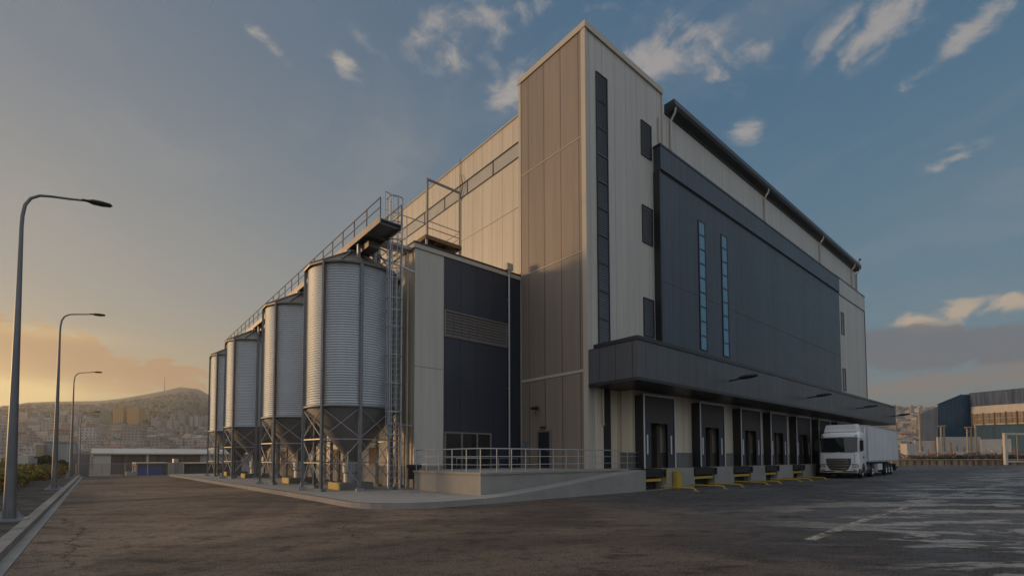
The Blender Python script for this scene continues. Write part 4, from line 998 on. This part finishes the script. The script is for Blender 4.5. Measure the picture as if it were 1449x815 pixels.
MB().add([(xs_[133]-.4, YH-.5, ze-.1), (x1h, YH-.5, ze-.1), (x1h, YH+10, zr), (xs_[133]-.4, YH+10, zr), (xs_[133]-.4, YH+20.4, ze-.1), (x1h, YH+20.4, ze-.1), (xs_[133]-.4, YH-.5, ze+.1), (x1h, YH-.5, ze+.1), (x1h, YH+10, zr+.2), (xs_[133]-.4, YH+10, zr+.2), (xs_[133]-.4, YH+20.4, ze+.1), (x1h, YH+20.4, ze+.1)],
         [(6, 7, 8, 9), (9, 8, 11, 10), (1, 0, 3, 2), (2, 3, 4, 5), (0, 1, 7, 6), (0, 6, 9, 10, 4, 3)]).build('roof', 'hallroof', H)
MB().add([(xs_[133]-.02, YH, ze-.12), (xs_[133]-.02, YH+20, ze-.12), (xs_[133]-.02, YH+10, zr-.05)], [(0, 2, 1)]).box(xs_[133]-.1, xs_[133]-.003, YH, YH+20, -4.1, ze-.12).build('gable', 'trim', H)
# nearer sheds
YB = 74.
def bx_(a, b, y0, y1, z0, z1): return box(onY(a, y0), onY(b, y0), y0, y1, z0, z1)
db = Vector((onY(230, YB), YB, 0)).dot(Fv)
S1 = thing('blue_front_shed', 'low shed with a bright blue front under a thin pale roof edge', 'shed', (onY(210, YB), YB, -4))
bx_(192.5, 240, YB, YB+8, -4.2, zpx(654.5, db)).build('wall', 'brownhall', S1)
box(onY(195.5, YB), onY(230.5, YB), YB-.1, YB-.002, -4.1, zpx(659, db)).build('blue_door', 'blue', S1)
box(onY(192, YB), onY(239.5, YB), YB-.4, YB+8.2, zpx(654.4, db), zpx(652.8, db)).build('roof_slab', 'trim', S1)
box(onY(192, YB), onY(194.6, YB), YB-.25, YB-.104, -4.1, zpx(654.6, db)).build('corner_post', 'trim', S1)
S2 = thing('slate_wall_building', 'long low slate-grey shed with a cream roof edge, between the grey box and the silos', 'shed', (onY(285, YB), YB, -4))
bx_(261.5, 330, YB, YB+9, -4.2, zpx(655, db)).build('wall', 'darkwall', S2)
box(onY(261, YB), onY(331, YB), YB-.3, YB+9.2, zpx(654.9, db), zpx(653.4, db)).build('roof_slab', 'trim', S2)
S3 = thing('grey_plant_box', 'pale grey metal plant housing with pipes on its front, next to the blue-fronted shed', 'plant housing', (onY(250, YB-1), YB-1, -4))
bx_(238.5, 261, YB-1.2, YB+4, -4.2, zpx(653.2, db)).build('housing', 'hallwall', S3)
box(onY(246.5, YB), onY(253.5, YB), YB+.5, YB+2, zpx(653.1, db), zpx(647.5, db)).build('roof_unit', 'galv', S3)
m = MB()
for p in (247.5, 250.5): X = onY(p, YB-1.2); m.tube([(X, YB-1.35, zpx(668, db)), (X, YB-1.35, zpx(650, db))], .05, 6)
m.box(onY(244, YB), onY(254, YB), YB-1.6, YB-1.22, -1.2, zpx(668, db)).build('pipes', 'galvd', S3)
single('pale_blue_container', bx_(180, 192, YB-2, YB+1, -4.1, zpx(665, db)), 'lblue', 'small pale blue container left of the bright blue shed front', 'container')
single('grey_block_building', bx_(62, 106, 150, 175, -4.4, zpx(625.5, 122)).box(onY(62, 150), onY(106, 150), 149.7, 149.99, zpx(626.5, 122), zpx(625, 122)), 'hallwall', 'plain grey flat-roofed block behind the round dark tree', 'building')
single('tan_annex', bx_(50, 61.5, 146, 170, -4.4, zpx(629.5, 119)), 'steelrust', 'small sunlit tan block joined to the left of the grey flat-roofed block', 'building')
single('low_white_building', bx_(-40, 40, 118, 130, -4.2, zpx(643, 90)), 'offwhite', 'long low white building at the far left behind the shrubs', 'building')
single('low_pale_building', bx_(38, 52, 124, 136, -4.2, zpx(646.5, 100)), 'hallwall', 'low pale building between the white building and the dark tree', 'building')
single('cream_low_building', bx_(99, 126, 128, 140, -4.2, zpx(641, 106)), 'conc_dark', 'cream low building left of the long warehouse', 'building')
# mesh fence across the yard's end
F = thing('mesh_fence', 'wire mesh fence with steel posts along the end of the yard', 'fence', (2.5, 66.3, -.25))
MB().add([(-1.6, 66.4, -.4), (6.2, 66.2, -.4), (6.2, 66.2, 1.25), (-1.6, 66.4, 1.25)], [(0, 1, 2, 3)]).build('mesh', 'chain', F)
for k in range(5): x = -1.6+1.95*k; MB().tube([(x, 66.38, -.8), (x, 66.38, 1.32)], .04, 8).build('post', 'galvd', F)
MB().tube([(-1.6, 66.38, 1.27), (6.2, 66.38, 1.27)], .025, 6).build('top_rail', 'galvd', F)
single('concrete_block', box(-.6, 2.0, 62.8, 64.3, 0, .14), 'conc', 'low pale concrete slab lying at the end of the kerb', 'slab')
single('valve_stand', MB().box(2.6, 3.3, 65.3, 65.8, -.3, .28).tube([(2.95, 65.5, .28), (2.95, 65.5, .95)], .06, 8).box(2.75, 3.2, 65.4, 65.6, .9, 1.0), 'galvd', 'small grey valve stand in front of the mesh fence', 'valve stand')
# distant posts
def post(px, D, y0, y1, r, lab, arm=0, name='utility_pole', mat='galvd'):
    p = gp_(px, D); m = MB().tube([(p.x, p.y, zpx(y0, D)), (p.x, p.y, zpx(y1, D))], r, 6)
    if arm: d = R0*arm; m.tube([(p.x-d.x, p.y-d.y, zpx(y1, D)), (p.x+d.x, p.y+d.y, zpx(y1, D)+.05)], r*1.1, 6)
    single(name, m, mat, lab, 'pole')
post(2, 95, 672, 607, .09, 'thin far lamp pole at the very left edge of the picture', .5)
post(38.5, 90, 672, 624, .06, 'thin grey pole between the two nearest street lamps, low down')
post(204, 980, 602, 571, 1.1, 'thin chimney-like mast beside the orange towers in the city', name='city_mast')

# trees and shrubs at the left
def tree(name, c, h, w, n, lab, seed, leaf=.16):
    rng = random.Random(seed); o = thing(name, lab, 'tree', c); x, y, z = c
    m = MB().tube([(x, y, z), (x+.05, y, z+h*.3), (x, y+.1, z+h*.7)], [w*.05, w*.04, w*.015], 7)
    for k in range(6): a = rng.uniform(0, 6.3); m.tube([(x, y, z+h*.25), (x+math.cos(a)*w*.3, y+math.sin(a)*w*.3, z+h*.65)], [w*.02, w*.008], 5)
    m.build('trunk', 'bark', o)
    bl = []
    for k in range(16):
        a = rng.uniform(0, 6.3); q = rng.uniform(0, .36)*w; zz_ = z+h*rng.uniform(.35, .86); r = w*rng.uniform(.12, .22)
        bl.append(((x+math.cos(a)*q, y+math.sin(a)*q, zz_), (r, r, r*.8), n//16))
    leafcloud(bl, leaf, seed).build('crown', 'leaf', o)
def tpx(px, D): p = gp_(px, D); return (p.x, p.y, height(p.x, p.y))
tree('round_tree', tpx(63, 92), zpx(638, 92)+3.9, 4.4, 7000, 'largest round dark tree behind the shrubs, in front of the grey block', 3)
tree('round_tree', tpx(89, 90), zpx(644.5, 90)+3.9, 3.0, 5000, 'smaller dark round tree between the second and third street lamps', 4)
tree('round_tree', tpx(36, 95), zpx(642, 95)+3.9, 2.6, 4000, 'small ragged dark tree just left of the largest round tree', 5)
tree('round_tree', tpx(5, 75), zpx(651, 75)+3.6, 3.0, 4000, 'dull green bushy tree low at the left edge behind the shrubs', 6)
rng = random.Random(11); bl = []
for k in range(480):
    y = 13+54*rng.random()**.8; x = -3.5-abs(rng.gauss(0, 1))*3.2-(0 if y < 50 else 0); x += .9*min(1, max(0, (y-45)/15))
    hgt = rng.uniform(.5, 1.3)*(1.35 if x < -6 else .85)
    for q in range(3):
        r = rng.uniform(.22, .5); bl.append(((x+rng.uniform(-.5, .5), y+rng.uniform(-.5, .5), .08+hgt*rng.uniform(.4, 1.)), (r, r, r*.75), 62))
lc_ = leafcloud(bl, .085, 12)
sh = tag(lc_.build('shrubbery', 'shrub'), 'dense band of green, yellow and rust coloured low shrubs along the verge left of the kerb', 'shrubs', kind='stuff')

# ------------------------------------------------------------------ the city on the hills
def unit_house(kind):
    m = MB()
    if kind == 0: m.box(-.5, .5, -.5, .5, -.3, 1).box(-.15, .2, -.15, .2, 1, 1.1)
    if kind == 1: m.box(-.5, .1, -.5, .5, -.3, 1).box(.1, .5, -.5, .3, -.3, .8).box(-.3, -.05, -.1, .2, 1, 1.12)
    if kind == 2: m.box(-.5, .5, -.5, .5, -.3, .82).box(-.36, .36, -.36, .36, .82, 1)
    if kind == 3: m.box(-.5, -.1, -.5, .5, -.3, .92).box(-.1, .12, -.3, .3, -.3, 1).box(.12, .5, -.5, .5, -.3, .92)
    if kind == 4:
        m.box(-.5, .5, -.5, .5, -.3, .8); m.add([(-.55, -.55, .8), (.55, -.55, .8), (.55, .55, .8), (-.55, .55, .8), (-.15, 0, 1.02), (.15, 0, 1.02)], [(0, 1, 5, 4), (1, 2, 5), (2, 3, 4, 5), (3, 0, 4)])
    return m
UM = []
for k in range(5):
    o = unit_house(k).build('city_block', 'fac'); UM.append(o.data); bpy.data.objects.remove(o)
rng = random.Random(21)
GN = {0: ('apartment_block', 'mid-rise pale apartment block, one of many alike packed on the hazy hillside left', 'apartment block', 'apartment blocks packed on the left hillside'),
      1: ('hillside_house', 'small sunlit house, one of many alike on the slope right of the trailer', 'house', 'houses on the slope at the right')}
def place(px, D, w, d, h, rz, kind, g, mesh=None):
    p = gp_(px, D); z = height(p.x, p.y)
    o = bpy.data.objects.new(GN[g][0], mesh or UM[kind]); COL.objects.link(o); o.location = (p.x, p.y, z-2); o.scale = (w, d, h+2); o.rotation_euler = (0, 0, rz)
    if g == 0:
        lab = ('tall' if h > 19 else 'low')+' pale apartment block, one of many in the city '+('left of the olive tower' if px < 145 else 'below the orange towers' if px < 204 else 'between the mast and the silos')
        return tag(o, lab, GN[g][2], lab.split(', one')[0]+'s '+lab.split('many ')[1])
    return tag(o, GN[g][1], GN[g][2], GN[g][3])
used = []
def free(px, D, gap):
    p = gp_(px, D)
    for q in used:
        if (q-p).length < gap: return False
    used.append(p); return True
# buildings one can point to
def landmark(name, px0, px1, y0, y1, D, lab, mat, kind=0):
    pc = (px0+px1)/2
    if D > 600: D = min(range(450, 1700, 10), key=lambda d: abs(zpx(y1, d)-height(*gp_(pc, d).xy)))     # where the slope carries its foot
    w = (px1-px0)/FP*D; p = gp_((px0+px1)/2, D); m = unit_house(kind); z0 = zpx(y1, D); h = zpx(y0, D)-z0
    a = YAW-PI/2+.12; c, s_ = math.cos(a), math.sin(a)
    m.v = [(p.x+(x*c-y*s_)*w, p.y+(x*s_+y*c)*w, z0-8+(z*(h+8)*.93 if z > 0 else 0)) for x, y, z in m.v]
    used.append(p); used.append(gp_((px0+px1)/2, D-45)); used.append(gp_((px0+px1)/2, D-75)); o = single(name, m, mat, lab, 'tower block')
landmark('orange_tower', 163, 177, 574, 599, 1050, 'left one of the two orange tower blocks in the city', 'fac_or')
landmark('orange_tower', 183.5, 198.5, 573.5, 599, 1040, 'right one of the two orange tower blocks in the city', 'fac_or')
landmark('olive_tower', 145, 161, 579.5, 600, 1060, 'olive-grey tower block left of the two orange towers', 'fac_gr', 2)
landmark('white_tower', 245, 264, 581, 600, 1000, 'widest white tower block high on the slope right of the orange towers', 'fac', 3)
landmark('white_tower', 217, 230, 588.5, 604, 960, 'white tower block between the orange towers and the widest white tower', 'fac', 1)
landmark('slender_tower', 246.5, 252, 592.5, 607, 900, 'slender white tower just below the widest white tower', 'fac', 0)
landmark('slender_tower', 236.5, 243, 592, 606, 930, 'slender beige tower between two white tower blocks', 'fac', 0)
landmark('grey_tower', 270, 281, 585, 602, 980, 'grey tower block between the widest white tower and the farthest silo', 'fac', 3)
landmark('grey_tower', 286, 296, 586, 604, 980, 'grey tower block half hidden behind the farthest silo', 'fac', 0)
landmark('blue_grey_block', 257, 269, 597, 616, 840, 'bluish pale block below the widest white tower', 'fac', 3)
landmark('grey_slab_block', 184, 196, 600, 620, 800, 'grey block with a stepped top below the right orange tower', 'fac', 2)
landmark('blue_office', 206, 228, 621, 636, 520, 'low block with a blue-grey front just above the long warehouse roof', 'darkwall', 2)
landmark('blue_office', 234, 246, 622, 637, 520, 'dark blue-grey block above the brown part of the long warehouse', 'darkwall', 0)
landmark('wide_white_block', 118, 140, 618, 640, 520, 'wide white block just left above the long warehouse', 'fac', 0)
def ytop(px, D, h): p = gp_(px, D); return 647.8-FP*(height(p.x, p.y)+h-EYE)/D
def okay(px, D, h, extra=0):
    y = ytop(px, D, h)
    if px < 143: return y > 584+extra+6*math.sin(px*.11)
    if px < 206: return y > 600-extra
    if px < 300: return y > (604-extra if D < 1050 else 574+extra)
    return True
def slope_D(px, u):            # even cover of the slope as one sees it
    r = 565+1640*.62*u**(1/.88); return r/math.sqrt(1+((px-724.5)/FP)**2)
n = 0; tries = 0
while n < 215 and tries < 6000:
    tries += 1; px = rng.uniform(-45, 335); D = slope_D(px, rng.random())
    top = rng.random() < .25; h = rng.uniform(8, 15)*(1.5 if top else 1)
    if not okay(px, D, h) or not free(px, D, 15): continue
    place(px, D, rng.uniform(10, 20), rng.uniform(9, 15), h, rng.uniform(-.4, .4)+YAW-PI/2, rng.choice((0, 1, 2, 3, 4, 0)), 0); n += 1
n = 0; tries = 0
while n < 70 and tries < 4000:
    tries += 1; px = rng.uniform(1200, 1345); D = 560+700*rng.random()
    if not free(px, D, 15+D*.01): continue
    place(px, D, rng.uniform(11, 19), rng.uniform(10, 15), rng.uniform(7, 15), rng.uniform(-.6, .6)+YAW-PI/2, rng.choice((0, 1, 2, 4, 4)), 1); n += 1
m = MB(); mt = MB()
UH = [unit_house(k) for k in range(5)]
tb_ = []
for k in range(5200):
    if k % 4: px = rng.uniform(-60, 345)
    else: px = rng.uniform(1180, 1350)
    D = slope_D(px, rng.random()*(1.0 if px < 200 else 1.25))
    w, d, h = rng.uniform(7, 14), rng.uniform(7, 11), rng.uniform(4, 8)
    if px < 400 and not okay(px, D, h, 3): continue
    p = gp_(px, D); z = height(p.x, p.y)-1; a = rng.uniform(0, 3); c, s_ = math.cos(a), math.sin(a); u = UH[rng.choice((0, 1, 4, 4, 2))]
    m.add([(p.x+x*w*c-y*d*s_, p.y+x*w*s_+y*d*c, z+zz_*h) for x, y, zz_ in u.v], u.f)
M['fac_small'] = facade_mat('small_house_facades', (.30, .26, .23), (.26, .22, .19), 3., 3.)
tag(m.build('small_houses', 'fac_small'), 'mass of tiny houses covering the far hillsides of the city', 'houses', kind='stuff')
for k in range(1300):
    px = rng.uniform(-60, 345) if k % 4 else rng.uniform(1180, 1350); D = slope_D(px, rng.random()*1.15); p = gp_(px, D); z = height(p.x, p.y); r = rng.uniform(2.5, 5.5)
    tb_.append(((p.x, p.y, z+r*.6), (r*1.3, r*1.3, r), 16))
tag(leafcloud(tb_, 1.9, 9).build('hillside_trees', 'leaf'), 'scattered dark trees and scrub between the houses on the hillsides', 'trees', kind='stuff')
p = gp_(229.5, 2060); m = MB().tube([(p.x, p.y, zpx(556, 2060)), (p.x, p.y, zpx(531, 2060))], [3.4, 1.6], 6)
single('hilltop_mast', m, 'galvd', 'tall thin red-white transmitter mast standing on the ridge', 'mast')
bpy.data.objects['hilltop_mast']['label'] = 'tall thin transmitter mast standing on the hill ridge'

# ------------------------------------------------------------------ right-hand background
HB = thing('blue_industrial_hall', 'large blue industrial hall with a long band of windows at the right edge', 'industrial hall', tuple(gp_(1375, 150)))
# its end face, sloping up to the ridge, then the long side with windows coming nearer to the right
def face(pts, D, th, mb=None):
    """an upright outline across bearings (px, y) at distances D, given thickness"""
    mb = mb or MB(); n = len(pts); fr = [at(a, b, d) for (a, b), d in zip(pts, D)]; dr = Vector((fr[0].x, fr[0].y, 0)).normalized(); bk = [p+dr*th for p in fr]
    return mb.add([tuple(q) for q in fr+bk], [tuple(range(n))[::-1], tuple(range(n, 2*n))]+[(i, (i+1) % n, n+(i+1) % n, n+i) for i in range(n)])
face([(1327, 655), (1327, 572.5), (1361, 558.3), (1375, 557.5), (1375, 655)], [150]*5, 40).build('end_wall', 'bluehall', HB)
face([(1301.5, 655), (1301.5, 585.5), (1326.8, 575), (1326.8, 655)], [172, 172, 150.5, 150.5], 30).build('rear_wall', 'bluehalld', HB)
slab(1375.3, 1560, -1.5, (zpx(557.3, 149), zpx(540, 112)), 149, 112, 3).build('long_wall', 'bluehall', HB)
slab(1375.3, 1560, (zpx(577, 148.8), zpx(565.5, 111.8)), (zpx(557.8, 148.8), zpx(541, 111.8)), 148.7, 111.7, .28).build('upper_cladding', 'bluehalld', HB)
wv = slab(1377, 1560, (zpx(603, 148), zpx(598, 111)), (zpx(576.5, 148), zpx(565, 111)), 148.3, 111.3, .39).build('window_band', 'offwhite', HB)
m = MB(); m2 = MB()
def DW(f, o=0.): return 1/((1-f)/(148.3-o)+f/(111.3-o))
for k in range(22):
    a = 1378+k*8.2; b = a+7.2; f0, f1 = (a-1377)/183, (b-1377)/183
    D0, D1 = DW(f0, .3), DW(f1, .3)
    for lo, hi in ((.05, .30), (.33, .58)):
        zb0 = zpx(603, 148)*(1-f0)+zpx(598, 111)*f0; zt0 = zpx(576.5, 148)*(1-f0)+zpx(565, 111)*f0
        slab(a, b, (zb0+(zt0-zb0)*lo,)*2, (zb0+(zt0-zb0)*hi,)*2, D0, D1, .15, m)
m.build('window_panes', 'winpane', wv)
for k in range(12):
    m = MB(); a = 1377.5+k*16; f0 = (a-1377)/183; D0 = DW(f0, .5); zb0 = zpx(603, 148)*(1-f0)+zpx(598, 111)*f0; zt0 = zpx(576.5, 148)*(1-f0)+zpx(565, 111)*f0
    slab(a, a+1.1, zb0-.2, zb0+(zt0-zb0)*.62, D0, D0, .2, m); m.build('window_post', 'rust', wv)
face([(1326, 573), (1361, 558.6), (1361, 557.4), (1326, 571.8)], [149.6]*4, .4).build('roof_edge', 'darktrim', HB)
single('white_site_wall', slab(1328, 1389, 0, zpx(619.5, 126), 126, 126, .4), 'offwhite', 'tallest white wall in front of the blue hall', 'wall')
single('white_site_wall', slab(1389.5, 1432, 0, zpx(623, 122), 122, 120, .4), 'offwhite', 'white wall right of the twin post frame, in front of the hall', 'wall')
single('white_site_wall', slab(1296, 1327, 0, zpx(625, 128), 128, 127, .4), 'offwhite', 'leftmost white wall, in front of the weathered part of the blue hall', 'wall')
# yard wall with railing
YWl = thing('yard_wall', 'long low stained, sunset-tinted concrete wall with a rail on top along the right end of the yard', 'wall', tuple(gp_(1350, 106)))
slab(1262, 1520, -.1, zpx(652, 106), 107, 105, .4).build('wall', 'tanwall', YWl)
slab(1262, 1520, zpx(651.9, 106), zpx(651.1, 106), 106.8, 104.8, .5).build('coping', 'offwhite', YWl)
for k in range(24):
    a = 1264+k*10.4; slab(a, a+.9, -.05, zpx(652.2, 106), 106.7-2*k/24, None, .25).build('pier', 'rust', YWl)
# frames and pipework standing behind the wall
rng = random.Random(5)
m = MB()
for k in range(300):
    px = rng.uniform(1285, 1500); D = rng.uniform(109, 119); z0 = rng.uniform(0, 2.6)
    if rng.random() < .5: slab(px, px+rng.uniform(1, 7), z0, z0+rng.uniform(.08, .5), D, None, rng.uniform(.2, .6), m)
    else: slab(px, px+rng.uniform(.3, .8), 0, rng.uniform(1.2, 2.9)+(1.6 if rng.random() < .12 else 0), D, None, .2, m)
tag(m.build('pipework', 'clutter'), 'tangle of rusty pipes, racks and frames behind the low concrete wall', 'pipework', kind='stuff')
bl = []
for k in range(170):
    px = rng.uniform(1275, 1500); D = rng.uniform(107.6, 112); p = gp_(px, D); r = rng.uniform(.4, 1.0); bl.append(((p.x, p.y, .9+rng.uniform(0, 1.0)), (r, r, r*.8), 60))
tag(leafcloud(bl, .22, 17).build('wall_shrubs', 'dry'), 'brownish scrub growing behind the low concrete wall', 'shrubs', kind='stuff')
post(1303, 124, 655, 583.5, .26, 'tall tan pole at the left end of the weathered blue wall', mat='steelrust')
def twin(px0, px1, D, y0, y1, lab):
    m = MB()
    for q in (px0, px1): p = gp_(q, D); m.tube([(p.x, p.y, 0), (p.x, p.y, zpx(y1, D))], .16, 6); m.tube([(p.x-.5*R0.x, p.y-.5*R0.y, zpx(y1, D)), (p.x+.5*R0.x, p.y+.5*R0.y, zpx(y1, D)+.1)], .16, 6)
    a, b = gp_(px0, D), gp_(px1, D); m.tube([(a.x, a.y, zpx(y0, D)), (b.x, b.y, zpx(y0, D))], .1, 6); single('twin_post_frame', m, 'steelrust', lab, 'post frame')
twin(1333, 1337.3, 113, 630, 604.5, 'pair of tall pale posts with short caps left of the blue hall middle')
twin(1370, 1375.5, 113, 612, 606.5, 'pair of posts joined by a bar at the corner of the blue hall')
post(1382, 112, 655, 602, .2, 'single leaning-looking pale post right of the joined pair', mat='steelrust')
post(1324.5, 112, 655, 626, .18, 'short dark post in front of the leftmost white wall', mat='rust')
post(1346, 111, 655, 627, .14, 'short dark post in front of the tallest white wall', mat='rust')
FR = thing('steel_gantry', 'big pale steel frame behind the low wall at the right edge', 'gantry', tuple(gp_(1440, 104)))
D = 103.6
slab(1423, 1426.5, 0, zpx(614, D), D, None, .5).build('post', 'offwhite', FR); slab(1426.6, 1520, zpx(617, D), zpx(614, D), D, None, .4).build('top_beam', 'offwhite', FR)
slab(1426.6, 1520, zpx(655.5, D), zpx(653.5, D), D, None, .4).build('bottom_beam', 'offwhite', FR)
for k in range(5): slab(1440+k*16, 1440.8+k*16, zpx(653.4, D), zpx(617.1, D), D+.3, None, .1).build('bar', 'steelrust', FR)
single('flatbed_trailer', slab(1287, 1298, zpx(643, 120), zpx(631, 120), 120).box(0, 0, 0, 0, 0, 0) if 0 else slab(1284, 1297, zpx(651, 118), zpx(629, 118), 118, None, 2), 'offwhite', 'small white site cabin just right of the trailer end', 'cabin')

m = MB(); rng = random.Random(8)
for k in range(9):
    a = 1286+k*17; slab(a, a+rng.uniform(9, 15), zpx(rng.uniform(638, 648), 110), zpx(rng.uniform(629, 636), 110)*.4+1.2, 110+rng.uniform(0, 3), None, .6, m) if k % 2 else slab(a, a+15, 2.1+rng.uniform(0, .6), 2.3+rng.uniform(.6, .7), 111, None, .1, m)
tag(m.build('stacked_materials', 'offwhite'), 'pale stacked sheets and low frames behind the scrub at the right edge of the yard', 'materials', kind='stuff')

# ------------------------------------------------------------------ evening haze
hz = MB().box(-3150, 3150, -3150, 3150, -9, 330)
ho = tag(hz.build('haze', 'conc'), 'thin evening haze filling the air over the city', 'haze', kind='stuff')
hm = bpy.data.materials.new('haze'); hm.use_nodes = True; ht = hm.node_tree
ht.nodes.remove(ht.nodes['Principled BSDF'])
pv = ht.nodes.new('ShaderNodeVolumePrincipled'); pv.inputs['Color'].default_value = (.95, .93, .90, 1); pv.inputs['Density'].default_value = 2.8e-4; pv.inputs['Anisotropy'].default_value = .45
ht.links.new(pv.outputs[0], ht.nodes['Material Output'].inputs['Volume'])
ho.data.materials.clear(); ho.data.materials.append(hm)
sc.cycles.volume_bounces = 0
# terrain only as far as the haze reaches
